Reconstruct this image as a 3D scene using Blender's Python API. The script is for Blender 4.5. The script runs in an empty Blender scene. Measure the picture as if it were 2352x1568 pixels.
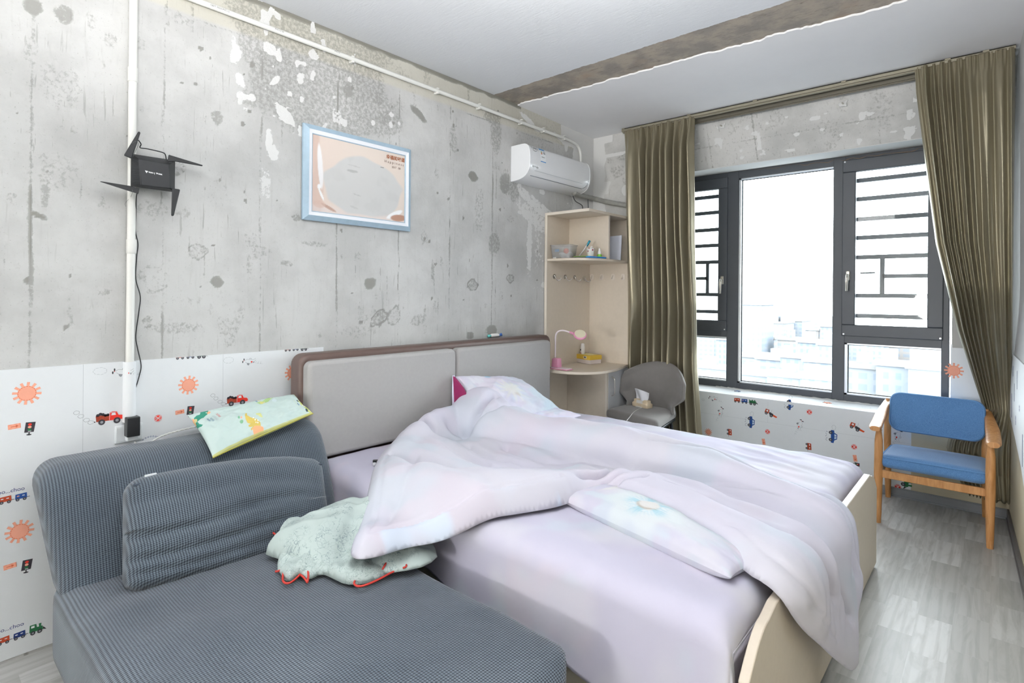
import bpy, bmesh, math, random
import numpy as np
from mathutils import Vector, Matrix
random.seed(7)
scene = bpy.context.scene
COL = scene.collection

# ------------------------------------------------------------------ camera, sky, lamps, exposure
FPX, PPY, YAW, ROLL = 1273.0, 675.4, 0.721, -0.00856          # focal length and horizon in pixels of the 2352x1568 frame
CAMPOS = np.array([2.734, 0.0, 1.37])
_c, _s = math.cos(YAW), math.sin(YAW)
_right = np.array([_c, _s, 0]); _down = np.array([0, 0, -1.0]); _fwd = np.array([-_s, _c, 0])
_r3 = _right * math.cos(ROLL) + _down * math.sin(ROLL)
_d3 = _down * math.cos(ROLL) - _right * math.sin(ROLL)
CAMR = np.array([_r3, _d3, _fwd])
cam_data = bpy.data.cameras.new('camera'); cam = bpy.data.objects.new('camera', cam_data); COL.objects.link(cam)
cam_data.sensor_width = 36.0; cam_data.lens = FPX / 2352 * 36.0
cam_data.shift_y = -(784.0 - PPY) / 2352
cam_data.clip_start = 0.02; cam_data.clip_end = 2000
M4 = Matrix.Identity(4)
for i in range(3):
    M4[i][0], M4[i][1], M4[i][2], M4[i][3] = _r3[i], -_d3[i], -_fwd[i], CAMPOS[i]
cam.matrix_world = M4
scene.camera = cam

world = bpy.data.worlds.new('overcast_sky'); scene.world = world; world.use_nodes = True
_bg = world.node_tree.nodes['Background']
_bg.inputs[0].default_value = (0.90, 0.96, 1.0, 1); _bg.inputs[1].default_value = 15.0

def area_lamp(name, loc, rot, sx, sy, power, color=(1, 1, 1)):
    l = bpy.data.lights.new(name, 'AREA'); l.shape = 'RECTANGLE'; l.size = sx; l.size_y = sy; l.energy = power; l.color = color
    o = bpy.data.objects.new(name, l); COL.objects.link(o); o.location = loc; o.rotation_euler = rot
    return o
def bulb(name, loc, radius, power, color=(1, 1, 1)):
    l = bpy.data.lights.new(name, 'POINT'); l.shadow_soft_size = radius; l.energy = power; l.color = color
    o = bpy.data.objects.new(name, l); COL.objects.link(o); o.location = loc
    return o
area_lamp('bounce_flash', (2.15, 0.05, 2.02), (math.radians(176), 0, 0), 0.8, 0.8, 108, (1.0, 0.99, 0.985))
bulb('rear_fill_bulb', (1.5, -7.6, 1.2), 0.40, 430, (1.0, 0.99, 0.985))  # added fill light far behind the camera, evens out the room; no lamp stands there
bulb('overhead_fill_bulb', (1.6, 1.7, 2.34), 0.20, 11, (1.0, 0.99, 0.98))  # added fill light above the frame, lifts the far walls; no fitting modelled
portal = area_lamp('window_portal', (1.45, 4.93, 1.5), (math.radians(-90), 0, 0), 2.1, 1.9, 1)
portal.data.cycles.is_portal = True

scene.view_settings.view_transform = 'Standard'; scene.view_settings.look = 'None'
scene.view_settings.gamma = 1.0; scene.view_settings.use_curve_mapping = False
scene.view_settings.exposure = 0.45
scene.cycles.use_denoising = True
scene.cycles.max_bounces = 7; scene.cycles.diffuse_bounces = 4; scene.cycles.glossy_bounces = 3
scene.cycles.transmission_bounces = 4; scene.cycles.transparent_max_bounces = 8
scene.cycles.caustics_reflective = False; scene.cycles.caustics_refractive = False
scene.cycles.sample_clamp_indirect = 6.0

# ------------------------------------------------------------------ pixel of the photograph -> point on a real plane
def ray(x, y):
    return CAMR.T @ np.array([(x - 1176) / FPX, (y - PPY) / FPX, 1.0])
def on_x(x, y, X): d = ray(x, y); return CAMPOS + d * ((X - CAMPOS[0]) / d[0])
def on_y(x, y, Y): d = ray(x, y); return CAMPOS + d * ((Y - CAMPOS[1]) / d[1])
def on_z(x, y, Z): d = ray(x, y); return CAMPOS + d * ((Z - CAMPOS[2]) / d[2])

# ------------------------------------------------------------------ colours and materials
def lin(h):
    h = h.lstrip('#'); out = []
    for i in (0, 2, 4):
        c = int(h[i:i + 2], 16) / 255
        out.append(c / 12.92 if c <= 0.04045 else ((c + 0.055) / 1.055) ** 2.4)
    return tuple(out) + (1.0,)
class NT:
    def __init__(s, m): s.t = m.node_tree; s.n = s.t.nodes; s.l = s.t.links
    def new(s, kind, **kw):
        n = s.n.new(kind)
        for k, v in kw.items(): setattr(n, k, v)
        return n
    def val(s, sock, v):
        if hasattr(v, 'is_output') or isinstance(v, bpy.types.NodeSocket): s.l.new(v, sock)
        else: sock.default_value = v
    def math(s, op, a, b=0.0, c=None, clamp=False):
        n = s.new('ShaderNodeMath', operation=op, use_clamp=clamp); s.val(n.inputs[0], a); s.val(n.inputs[1], b)
        if c is not None: s.val(n.inputs[2], c)
        return n.outputs[0]
    def ramp(s, v, lo, hi):
        n = s.new('ShaderNodeMapRange', interpolation_type='SMOOTHSTEP'); s.val(n.inputs[0], v)
        n.inputs[1].default_value = lo; n.inputs[2].default_value = hi; return n.outputs[0]
    def mix(s, f, a, b, blend='MIX'):
        n = s.new('ShaderNodeMix', data_type='RGBA', blend_type=blend); s.val(n.inputs[0], f); s.val(n.inputs[6], a); s.val(n.inputs[7], b)
        return n.outputs[2]
    def noise(s, vec, scale, detail=4, rough=0.55, dist=0.0):
        n = s.new('ShaderNodeTexNoise'); n.inputs['Scale'].default_value = scale; n.inputs['Detail'].default_value = detail
        n.inputs['Roughness'].default_value = rough; n.inputs['Distortion'].default_value = dist
        if vec is not None: s.l.new(vec, n.inputs['Vector'])
        return n.outputs[0]
    def coord(s, which='Object'):
        return s.new('ShaderNodeTexCoord').outputs[which]
    def mapping(s, vec, scale=(1, 1, 1), rot=(0, 0, 0)):
        n = s.new('ShaderNodeMapping'); s.l.new(vec, n.inputs[0]); n.inputs['Scale'].default_value = scale; n.inputs['Rotation'].default_value = rot
        return n.outputs[0]
    def bump(s, h, strength, dist=0.002):
        n = s.new('ShaderNodeBump'); n.inputs['Strength'].default_value = strength; n.inputs['Distance'].default_value = dist
        s.l.new(h, n.inputs['Height']); return n.outputs[0]
def base_mat(name, rough=0.6, metal=0.0, spec=0.5, sheen=0.0, coat=0.0):
    m = bpy.data.materials.new(name); m.use_nodes = True; t = NT(m); p = m.node_tree.nodes['Principled BSDF']
    p.inputs['Roughness'].default_value = rough; p.inputs['Metallic'].default_value = metal; p.inputs['Specular IOR Level'].default_value = spec
    p.inputs['Sheen Weight'].default_value = sheen; p.inputs['Coat Weight'].default_value = coat
    return m, t, p
def plain(name, hexcol, rough=0.6, metal=0.0, var=0.06, scale=9.0, bump=0.0, bscale=120.0, spec=0.5, sheen=0.0, coat=0.0):
    """one colour with a faint mottling and an optional fine bump"""
    m, t, p = base_mat(name, rough, metal, spec, sheen, coat)
    c = lin(hexcol); v = t.coord()
    if var:
        d = tuple(max(0, x * (1 - var)) for x in c[:3]) + (1,); e = tuple(min(1, x * (1 + var)) for x in c[:3]) + (1,)
        t.l.new(t.mix(t.noise(v, scale), d, e), p.inputs['Base Color'])
    else: p.inputs['Base Color'].default_value = c
    if bump: t.l.new(t.bump(t.noise(v, bscale, 2), bump), p.inputs['Normal'])
    return m
def painted(name, rough=0.85, bump=0.15, bscale=500, attr='print', sheen=0.0, wave=None):
    """cloth whose printed pattern is stored in the mesh's colour attribute"""
    m, t, p = base_mat(name, rough, 0, 0.25, sheen)
    a = t.new('ShaderNodeAttribute', attribute_name=attr); t.l.new(a.outputs['Color'], p.inputs['Base Color'])
    if bump: t.l.new(t.bump(t.noise(t.coord(), bscale, 2), bump, 0.001), p.inputs['Normal'])
    return m

# ------------------------------------------------------------------ mesh building
class MB:
    """collects shapes; build() links them as ONE mesh object"""
    def __init__(s): s.v = []; s.f = []; s.m = []; s.uv = {}
    def add(s, vs, fs, mi=0):
        o = len(s.v); s.v += [tuple(map(float, p)) for p in vs]; s.f += [tuple(i + o for i in f) for f in fs]; s.m += [mi] * len(fs); return o
    def box(s, a, b, mi=0, M=None):
        x0, y0, z0 = a; x1, y1, z1 = b
        vs = [(x0, y0, z0), (x1, y0, z0), (x1, y1, z0), (x0, y1, z0), (x0, y0, z1), (x1, y0, z1), (x1, y1, z1), (x0, y1, z1)]
        if M is not None: vs = [tuple(M @ Vector(p)) for p in vs]
        s.add(vs, [(0, 3, 2, 1), (4, 5, 6, 7), (0, 1, 5, 4), (1, 2, 6, 5), (2, 3, 7, 6), (3, 0, 4, 7)], mi); return s
    def prism(s, pts, axis, a, b, mi=0):
        """polygon pts (two coordinates) extruded along axis from a to b"""
        n = len(pts)
        def P(p, q):
            return {'x': (q, p[0], p[1]), 'y': (p[0], q, p[1]), 'z': (p[0], p[1], q)}[axis]
        vs = [P(p, a) for p in pts] + [P(p, b) for p in pts]
        s.add(vs, [tuple(range(n))[::-1], tuple(range(n, 2 * n))] + [(i, (i + 1) % n, n + (i + 1) % n, n + i) for i in range(n)], mi); return s
    def tube(s, path, r, seg=10, mi=0, cap=True, flat=1.0):
        path = [Vector(p) for p in path]; n = len(path); rs = r if isinstance(r, (list, tuple)) else [r] * n
        up = Vector((0, 0, 1)); o = len(s.v); prev = None
        for i, p in enumerate(path):
            d = (path[min(i + 1, n - 1)] - path[max(i - 1, 0)]).normalized()
            if prev is None:
                a = d.cross(up) if abs(d.dot(up)) < 0.95 else d.cross(Vector((1, 0, 0)))
            else: a = prev - d * prev.dot(d)
            a.normalize(); prev = a; b = d.cross(a)
            for k in range(seg):
                t = 2 * math.pi * k / seg; s.v.append(tuple(p + (a * math.cos(t) + b * math.sin(t) * flat) * rs[i]))
        fs = [(o + i * seg + k, o + i * seg + (k + 1) % seg, o + (i + 1) * seg + (k + 1) % seg, o + (i + 1) * seg + k) for i in range(n - 1) for k in range(seg)]
        if cap: fs += [tuple(o + k for k in range(seg))[::-1], tuple(o + (n - 1) * seg + k for k in range(seg))]
        s.f += fs; s.m += [mi] * len(fs); return s
    def lathe(s, prof, center, axis='z', seg=24, mi=0, M=None):
        """prof = (radius, height) pairs turned about an axis through center"""
        o = len(s.v); n = len(prof)
        for r, h in prof:
            for k in range(seg):
                t = 2 * math.pi * k / seg; c, d = r * math.cos(t), r * math.sin(t)
                p = Vector({'z': (c, d, h), 'y': (c, h, d), 'x': (h, c, d)}[axis])
                if M is not None: p = M @ p
                s.v.append(tuple(p + Vector(center)))
        fs = [(o + i * seg + k, o + i * seg + (k + 1) % seg, o + (i + 1) * seg + (k + 1) % seg, o + (i + 1) * seg + k) for i in range(n - 1) for k in range(seg)]
        fs += [tuple(o + k for k in range(seg))[::-1], tuple(o + (n - 1) * seg + k for k in range(seg))]
        s.f += fs; s.m += [mi] * len(fs); return s
    def grid(s, G, mi=0, closed=False):
        """G[i][j] points"""
        G = np.asarray(G, float); a, b = G.shape[:2]; o = len(s.v); s.v += [tuple(p) for p in G.reshape(-1, 3)]
        J = b if closed else b - 1
        fs = [(o + i * b + j, o + i * b + (j + 1) % b, o + (i + 1) * b + (j + 1) % b, o + (i + 1) * b + j) for i in range(a - 1) for j in range(J)]
        s.f += fs; s.m += [mi] * len(fs); return s
    def build(s, name, mats, parent=None, smooth=False, bevel=0.0, bseg=2, sub=0, solid=0.0, angle=None, world=False):
        me = bpy.data.meshes.new(name); me.from_pydata(s.v, [], s.f)
        mats = mats if isinstance(mats, (list, tuple)) else [mats]
        for m in mats: me.materials.append(m)
        if len(mats) > 1: me.polygons.foreach_set('material_index', s.m)
        bm = bmesh.new(); bm.from_mesh(me); bmesh.ops.recalc_face_normals(bm, faces=bm.faces); bm.to_mesh(me); bm.free()
        if smooth: me.polygons.foreach_set('use_smooth', [True] * len(me.polygons))
        if smooth and angle: me.set_sharp_from_angle(angle=math.radians(angle))
        o = bpy.data.objects.new(name, me); COL.objects.link(o)
        if parent is not None: put(o, parent, world)
        if solid:
            q = o.modifiers.new('thickness', 'SOLIDIFY'); q.thickness = solid; q.offset = -1
        if bevel:
            q = o.modifiers.new('bevel', 'BEVEL'); q.width = bevel; q.segments = bseg; q.limit_method = 'ANGLE'; q.angle_limit = math.radians(35)
            if not smooth:
                me.polygons.foreach_set('use_smooth', [True] * len(me.polygons)); me.set_sharp_from_angle(angle=math.radians(35)); q.harden_normals = False
        if sub:
            q = o.modifiers.new('subsurf', 'SUBSURF'); q.levels = sub; q.render_levels = sub
        me.update(); return o
def mat_of(o): return o.matrix_parent_inverse
def put(o, parent, world=False):
    o.parent = parent
    if world:
        m = Matrix.Identity(4); q = parent; chain = []
        while q is not None: chain.append(q); q = q.parent
        for q in reversed(chain): m = m @ q.matrix_parent_inverse @ Matrix.LocRotScale(q.location, q.rotation_euler, q.scale)
        o.matrix_parent_inverse = m.inverted()
def tag(o, label=None, cat=None, group=None, kind=None):
    for k, v in (('label', label), ('category', cat), ('group', group), ('kind', kind)):
        if v: o[k] = v
    return o
def thing(name, label, cat, loc=(0, 0, 0), rotz=0.0, group=None):
    o = bpy.data.objects.new(name, None); COL.objects.link(o); o.location = loc; o.rotation_euler = (0, 0, rotz); o.empty_display_size = 0.1
    return tag(o, label, cat, group)
def children_of(o): return [c for c in bpy.data.objects if c.parent == o]
def copy_tree(o, parent=None):
    c = o.copy(); COL.objects.link(c)
    if parent is not None: c.parent = parent; c.matrix_parent_inverse = o.matrix_parent_inverse.copy()
    for ch in children_of(o): copy_tree(ch, c)
    return c
def set_colors(o, arr, name='print'):
    a = o.data.color_attributes.new(name, 'FLOAT_COLOR', 'POINT')
    q = np.ones((len(o.data.vertices), 4), np.float32); q[:, :3] = np.asarray(arr, np.float32).reshape(-1, 3)[:len(q)]; a.data.foreach_set('color', q.ravel())
def set_uv(o, uv):
    l = o.data.uv_layers.new(name='UVMap'); idx = np.zeros(len(o.data.loops), np.int32); o.data.loops.foreach_get('vertex_index', idx)
    l.data.foreach_set('uv', np.asarray(uv, np.float32).reshape(-1, 2)[idx].ravel())
def sst(a, b, x):
    t = np.clip((np.asarray(x, float) - a) / (b - a), 0, 1); return t * t * (3 - 2 * t)
def vnoise(x, y, seed=0):
    """smooth value noise, about -1..1"""
    x = np.asarray(x, float); y = np.asarray(y, float); xi = np.floor(x).astype(np.int64); yi = np.floor(y).astype(np.int64)
    u = x - xi; v = y - yi; u = u * u * (3 - 2 * u); v = v * v * (3 - 2 * v)
    def h(a, b):
        n = (a * 374761393 + b * 668265263 + seed * 974634777) & 0x7fffffff; n = ((n ^ (n >> 13)) * 1274126177) & 0x7fffffff
        return ((n ^ (n >> 16)) & 0xffff) / 32767.5 - 1
    return (h(xi, yi) * (1 - u) + h(xi + 1, yi) * u) * (1 - v) + (h(xi, yi + 1) * (1 - u) + h(xi + 1, yi + 1) * u) * v
def fbm(x, y, seed=0, n=3):
    return sum(vnoise(x * 2 ** k, y * 2 ** k, seed + k) * 0.5 ** k for k in range(n))
def poly_dist(px, py, poly, closed=True):
    """distance to a polyline and the parameter 0..1 along it"""
    P = np.asarray(poly, float); n = len(P); best = np.full(px.shape, 1e9); par = np.zeros(px.shape)
    m = n if closed else n - 1
    for i in range(m):
        a, b = P[i], P[(i + 1) % n]; d = b - a; L = d @ d + 1e-12
        t = np.clip(((px - a[0]) * d[0] + (py - a[1]) * d[1]) / L, 0, 1); q = np.hypot(px - a[0] - t * d[0], py - a[1] - t * d[1])
        k = q < best; best = np.where(k, q, best); par = np.where(k, (i + t) / m, par)
    return best, par
def inside(px, py, poly):
    P = np.asarray(poly, float); n = len(P); r = np.zeros(px.shape, bool)
    for i in range(n):
        (x0, y0), (x1, y1) = P[i], P[(i + 1) % n]
        if y0 == y1: continue
        c = ((y0 > py) != (y1 > py)) & (px < (x1 - x0) * (py - y0) / (y1 - y0) + x0); r ^= c
    return r
def smooth_poly(pts, n=3, closed=True):
    P = [np.array(p, float) for p in pts]
    for _ in range(n):
        Q = []; m = len(P)
        for i in range(m if closed else m - 1):
            a, b = P[i], P[(i + 1) % m]; Q += [a * 0.75 + b * 0.25, a * 0.25 + b * 0.75]
        if not closed: Q = [P[0]] + Q + [P[-1]]
        P = Q
    return [tuple(p) for p in P]
def curve_pts(pts, n=12):
    """Catmull-Rom through 3D points"""
    P = [np.array(p, float) for p in pts]; P = [2 * P[0] - P[1]] + P + [2 * P[-1] - P[-2]]; out = []
    for i in range(1, len(P) - 2):
        for k in range(n):
            t = k / n; a, b, c, d = P[i - 1:i + 3]
            out.append(tuple(0.5 * (2 * b + (c - a) * t + (2 * a - 5 * b + 4 * c - d) * t * t + (3 * b - a - 3 * c + d) * t ** 3)))
    out.append(tuple(P[-2])); return out
def rrect(w, h, r, n=6):
    """rounded rectangle outline centred on 0,0"""
    o = []
    for cx, cy, a0 in ((w / 2 - r, h / 2 - r, 0), (-w / 2 + r, h / 2 - r, 90), (-w / 2 + r, -h / 2 + r, 180), (w / 2 - r, -h / 2 + r, 270)):
        for k in range(n + 1):
            a = math.radians(a0 + 90 * k / n); o.append((cx + r * math.cos(a), cy + r * math.sin(a)))
    return o
def patch_mesh(outline, step, pos, extra=None):
    """grid over the inside of a 2-D outline, border snapped to it; pos(s, t, d) -> points. Returns MB-like arrays"""
    P = np.array(outline); lo, hi = P.min(0) - step, P.max(0) + step
    xs = np.arange(lo[0], hi[0] + step, step); ys = np.arange(lo[1], hi[1] + step, step); X, Y = np.meshgrid(xs, ys, indexing='ij')
    ins = inside(X, Y, P); a, b = X.shape
    cell = ins[:-1, :-1] | ins[1:, :-1] | ins[1:, 1:] | ins[:-1, 1:]
    use = np.zeros_like(ins)
    for dx in (0, 1):
        for dy in (0, 1): use[dx:a - 1 + dx, dy:b - 1 + dy] |= cell
    s, t = X[use], Y[use]; out = ~ins[use]
    if out.any():
        qx, qy = s[out], t[out]; bd = np.full(qx.shape, 1e9); nx = qx.copy(); ny = qy.copy(); n = len(P)
        for i in range(n):
            p, q = P[i], P[(i + 1) % n]; d = q - p; L = d @ d + 1e-12
            k = np.clip(((qx - p[0]) * d[0] + (qy - p[1]) * d[1]) / L, 0, 1); cx, cy = p[0] + k * d[0], p[1] + k * d[1]; e = np.hypot(qx - cx, qy - cy)
            z = e < bd; bd = np.where(z, e, bd); nx = np.where(z, cx, nx); ny = np.where(z, cy, ny)
        s[out], t[out] = nx, ny
    d, _ = poly_dist(s, t, P); d[out] = 0
    idx = -np.ones(use.shape, int); idx[use] = np.arange(use.sum())
    I, J = np.nonzero(cell); F = np.stack([idx[I, J], idx[I + 1, J], idx[I + 1, J + 1], idx[I, J + 1]], 1)
    return s, t, d, [tuple(map(int, f)) for f in F]
def clean_mesh(o, dist):
    bm = bmesh.new(); bm.from_mesh(o.data); bmesh.ops.remove_doubles(bm, verts=bm.verts, dist=dist); bmesh.ops.dissolve_degenerate(bm, dist=dist * .5, edges=bm.edges)
    bmesh.ops.triangulate(bm, faces=[f for f in bm.faces if len(f.verts) > 4]); bmesh.ops.recalc_face_normals(bm, faces=bm.faces)
    if sum(f.normal.z for f in bm.faces) < 0: bmesh.ops.reverse_faces(bm, faces=bm.faces)
    bm.to_mesh(o.data); bm.free(); o.data.polygons.foreach_set('use_smooth', [True] * len(o.data.polygons)); o.data.update()
def text_shape(txt, size=1.0, bold=0.0):
    """flat letters as triangles: vertices (x, y) centred, and faces"""
    c = bpy.data.curves.new('letters', 'FONT'); c.body = txt; c.size = size; c.align_x = 'CENTER'; c.align_y = 'CENTER'; c.offset = bold; c.resolution_u = 3
    o = bpy.data.objects.new('letters', c); COL.objects.link(o); dg = bpy.context.evaluated_depsgraph_get(); me = bpy.data.meshes.new_from_object(o.evaluated_get(dg))
    v = [(p.co.x, p.co.y) for p in me.vertices]; f = [tuple(q.vertices) for q in me.polygons]
    bpy.data.objects.remove(o); bpy.data.curves.remove(c); bpy.data.meshes.remove(me); return v, f

# ================================================================== THE ROOM
ZC, ZC2, YP, YB = 2.80, 2.772, 4.20, 4.63                       # ceiling heights, pier face, window wall
def rwx(y): return 2.79 + 0.046 * (YB - y)                        # right wall runs slightly out of square

def concrete(name, attr=True, tone=('#c6c6c4', '#b4b4b2'), coord='Object', streak=True):
    m, t, p = base_mat(name, 0.88, 0, 0.2); v = t.coord(coord)
    n1 = t.noise(v, 2.6, 6, 0.6); n2 = t.noise(v, 38, 5, 0.7); n3 = t.noise(t.mapping(v, (9, 9, 0.9)), 3.0, 5, 0.65, 0.6)
    c = t.mix(t.ramp(n1, 0.36, 0.66), lin(tone[0]), lin(tone[1]))
    c = t.mix(t.math('MULTIPLY', t.ramp(n2, 0.55, 0.75), 0.28), c, lin('#989892'))
    if streak: c = t.mix(t.math('MULTIPLY', t.ramp(n3, 0.56, 0.74), 0.20), c, lin('#9a9a97'))
    c = t.mix(t.math('MULTIPLY', t.ramp(t.noise(v, 120, 2, 0.5), 0.66, 0.74), 0.35), c, lin('#7d7c77'))
    ck = t.noise(t.mapping(v, (75, 75, 5)), 1.0, 4, 0.6, 0.3); msk = t.ramp(t.noise(v, 1.7, 3), 0.42, 0.62)
    c = t.mix(t.math('MULTIPLY', t.math('MULTIPLY', t.ramp(ck, 0.625, 0.66), msk), 0.5), c, lin('#85847f'))
    h = t.math('ADD', t.math('MULTIPLY', n2, 0.7), n1)
    if attr:
        a = t.new('ShaderNodeAttribute', attribute_name='wear').outputs['Color']; sp = t.new('ShaderNodeSeparateColor'); t.l.new(a, sp.inputs[0])
        dk, wh, wm = sp.outputs[0], sp.outputs[1], sp.outputs[2]
        brk = t.noise(v, 55, 5, 0.7)
        c = t.mix(t.math('MULTIPLY', wm, 0.75), c, lin('#c6c2b1'))
        d = t.math('MULTIPLY', t.ramp(t.math('ADD', t.math('MULTIPLY', t.math('SUBTRACT', brk, 0.5), 1.5), dk), 0.26, 0.56), t.math('ADD', 0.17, t.math('MULTIPLY', dk, 0.62)))
        c = t.mix(d, c, lin('#6b6a62'))
        w = t.ramp(t.math('ADD', t.math('MULTIPLY', t.math('SUBTRACT', t.noise(v, 30, 6, 0.68), 0.5), 1.5), wh), 0.47, 0.53)
        c = t.mix(w, c, lin('#dadad8'))
        h = t.math('ADD', t.math('SUBTRACT', h, t.math('MULTIPLY', d, 1.6)), t.math('MULTIPLY', w, 0.8))
    t.l.new(c, p.inputs['Base Color']); t.l.new(t.bump(h, 0.35, 0.006), p.inputs['Normal'])
    return m
M_conc = concrete('bare_concrete')
M_conc2 = concrete('bare_concrete_window_wall', tone=('#cfcecb', '#b8b8b5'), streak=False)

def wear_wall(name, mat, us, vs, pos, feats):
    U, V = np.meshgrid(us, vs, indexing='ij'); b = MB(); b.grid(pos(U, V)); o = b.build(name, mat)
    dk, wh, wm = feats(U, V); set_colors(o, np.stack([dk, wh, wm], -1), 'wear'); return o, b

# ---- left wall: board-marked concrete with seams, blotches and flaked skim coat
ys = np.concatenate([np.linspace(-9.05, 0.2, 9)[:-1], np.arange(0.2, YP + 0.001, 0.008), [YP]])
zs = np.concatenate([[0, 0.5, 0.9], np.arange(0.96, ZC + 0.001, 0.008), [ZC]])
rng = np.random.RandomState(3)
def left_feats(Y, Z):
    dk = np.zeros(Y.shape); wh = np.zeros(Y.shape); wm = np.zeros(Y.shape)
    def Py(px): return on_x(px, 600, 0)[1]
    for px, w, k, z1 in ((70, .011, .95, 2.8), (224, .005, .35, 2.5), (373, .008, .75, 2.62), (450, .003, .4, 2.2), (470, .003, .45, 2.3), (597, .011, .75, 2.6), (773, .009, .9, 2.6), (822, .003, .3, 2.4),
                         (915, .007, .75, 2.6), (1032, .005, .95, 2.62), (1130, .012, 1.0, 2.5), (1138, .006, .8, 2.3), (1210, .005, .35, 2.5)):
        y0 = Py(px); wob = 0.004 * vnoise(Z * 9, Z * 0 + px, 5); w = w * .62; g = np.exp(-((Y - y0 - wob) / w) ** 2)
        dk = np.maximum(dk, g * k * (0.55 + 0.45 * sst(-.3, .5, vnoise(Z * 6, Z * 0 + px, 8))) * (Z < z1))
        dk = np.maximum(dk, 0.30 * k * np.exp(-((Y - y0 - 2 * wob) / (w * 4)) ** 2) * sst(.1, .7, vnoise(Z * 3.1, Z * 0 + px, 9)) * (Z < z1))
    # formwork joint below the pipe and the yellowish band above it
    zj = 2.598 + 0.004 * vnoise(Y * 5, Y * 0, 2)
    dk = np.maximum(dk, np.exp(-((Z - zj) / .006) ** 2) * 0.6 * sst(-.4, .4, vnoise(Y * 4, Y * 0, 3)))
    wm = np.maximum(wm, sst(2.6, 2.62, Z) * 0.75)
    dk = np.maximum(dk, sst(2.765, 2.785, Z + 0.008 * vnoise(Y * 14, Y * 0, 4)) * (Y < 3.2) * 1.0)
    for z0 in (1.36, 1.95): dk = np.maximum(dk, .3 * np.exp(-((Z - z0 - .01 * vnoise(Y * 3, Y * 0, 11)) / .006) ** 2) * sst(.2, .7, vnoise(Y * 2.5, Y * 0, 12)))
    def blot(px, py, rx, ry, k, rot=0, ring=0, tgt=0, soft=.35):
        c = on_x(px, py, 0); sc = abs(on_x(px + rx, py, 0)[1] - c[1]); sz = abs(on_x(px, py + ry, 0)[2] - c[2])
        y, z = Y - c[1], Z - c[2]; a = math.radians(rot); u = (y * math.cos(a) + z * math.sin(a)) / sc; v = (-y * math.sin(a) + z * math.cos(a)) / sz
        r = np.hypot(u, v) * (1 + .22 * vnoise(u * 1.7 + px, v * 1.7 + py, 6)); g = 1 - sst(1 - (soft if tgt == 0 else .75), 1.12, r)
        if ring: g = np.maximum(g * .55, np.exp(-((r - .9) / .14) ** 2))
        if tgt == 0: return np.maximum(dk, g * k)
        if tgt == 1: return np.maximum(wh, g * k)
        return np.maximum(wm, g * k)
    for q in ((497, 270, 16, 20, .55), (455, 577, 24, 18, .6, 0, 1), (355, 640, 30, 30, .42, 0, 1), (498, 648, 17, 17, .8), (88, 494, 24, 8, .95, -25), (62, 645, 9, 10, .9), (500, 445, 24, 34, .33, 0, 1),
              (405, 385, 22, 18, .6, 0, 1), (75, 15, 30, 22, .7), (148, 35, 26, 26, .6), (140, 195, 55, 60, .3), (135, 395, 55, 50, .3), (340, 740, 12, 14, .6, 0, 1), (400, 752, 75, 16, .38), (430, 690, 45, 12, .28),
              (360, 480, 45, 18, .35), (850, 650, 15, 15, .8), (1085, 654, 13, 14, .85, 0, 1), (870, 730, 22, 16, .8, 40, 1), (905, 725, 14, 22, .6, -20, 1), (1087, 406, 12, 14, .85), (962, 262, 22, 10, .85, -30),
              (1040, 320, 12, 40, .4), (1172, 640, 8, 10, .8, 0, 1), (1135, 560, 14, 30, .5), (1100, 480, 14, 60, .35), (960, 735, 22, 16, .4), (660, 605, 18, 8, .5), (720, 560, 40, 8, .4), (830, 760, 50, 18, .3), (1080, 770, 10, 10, .7),
              (800, 210, 14, 20, .6), (885, 270, 18, 22, .5), (870, 230, 14, 14, .5), (835, 280, 12, 60, .4), (1140, 300, 16, 60, .45), (1160, 420, 14, 30, .6), (255, 90, 20, 26, .35), (320, 100, 20, 18, .35), (1128, 760, 14, 18, .7), (1180, 440, 16, 30, .45), (1130, 270, 26, 18, .5), (680, 500, 14, 10, .5), (240, 670, 18, 10, .4)):
        dk = blot(*q)
    dk[(np.hypot(Y - on_x(490, 563, 0)[1], Z - on_x(490, 563, 0)[2]) < .006)] = 1
    # darker skim zone with pale flakes
    cz = on_x(740, 190, 0); zone = (1 - sst(.8, 1.15, np.maximum(np.abs(Y - cz[1]) / .52, np.abs(Z - cz[2] - .02) / .30) + .25 * fbm(Y * 5, Z * 5, 21)))
    dk = np.maximum(dk, zone * .42)
    for q in ((540, 122, 20, 46, .8), (552, 185, 18, 24, .75), (620, 112, 24, 20, .9), (640, 120, 8, 16, .9), (632, 185, 9, 30, .95, -38), (655, 265, 40, 18, .95, -38), (618, 322, 12, 45, .9), (628, 352, 20, 30, .85), (690, 180, 14, 20, .8), (665, 215, 9, 10, .9),
              (720, 170, 10, 12, .8), (610, 420, 26, 70, .55), (690, 300, 14, 22, .7), (775, 270, 18, 26, .6), (1245, 440, 9, 9, 1), (1248, 655, 7, 10, 1), (1193, 425, 10, 16, .6), (1212, 275, 30, 10, .95, -20), (1240, 300, 22, 7, .9), (1290, 320, 24, 8, .9, -15), (1300, 335, 7, 22, .8), (1216, 560, 10, 120, .75), (1235, 560, 20, 110, .45)):
        wh = blot(*q, tgt=1)
    fl = fbm(Y * 16, Z * 16, 31, 2); wh = np.maximum(wh, zone * sst(.62, .8, fl) * .85)
    fl = fbm(Y * 11, Z * 7, 41, 3); dk = np.maximum(dk, sst(.80, 1.0, fl) * .34 * (Z > 1.08))
    dk = np.maximum(dk, .5 * sst(.55, .9, vnoise(Y * 60, Z * 4, 51)) * sst(.1, .6, fbm(Y * 2.2, Z * 2.2, 52)))
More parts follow.
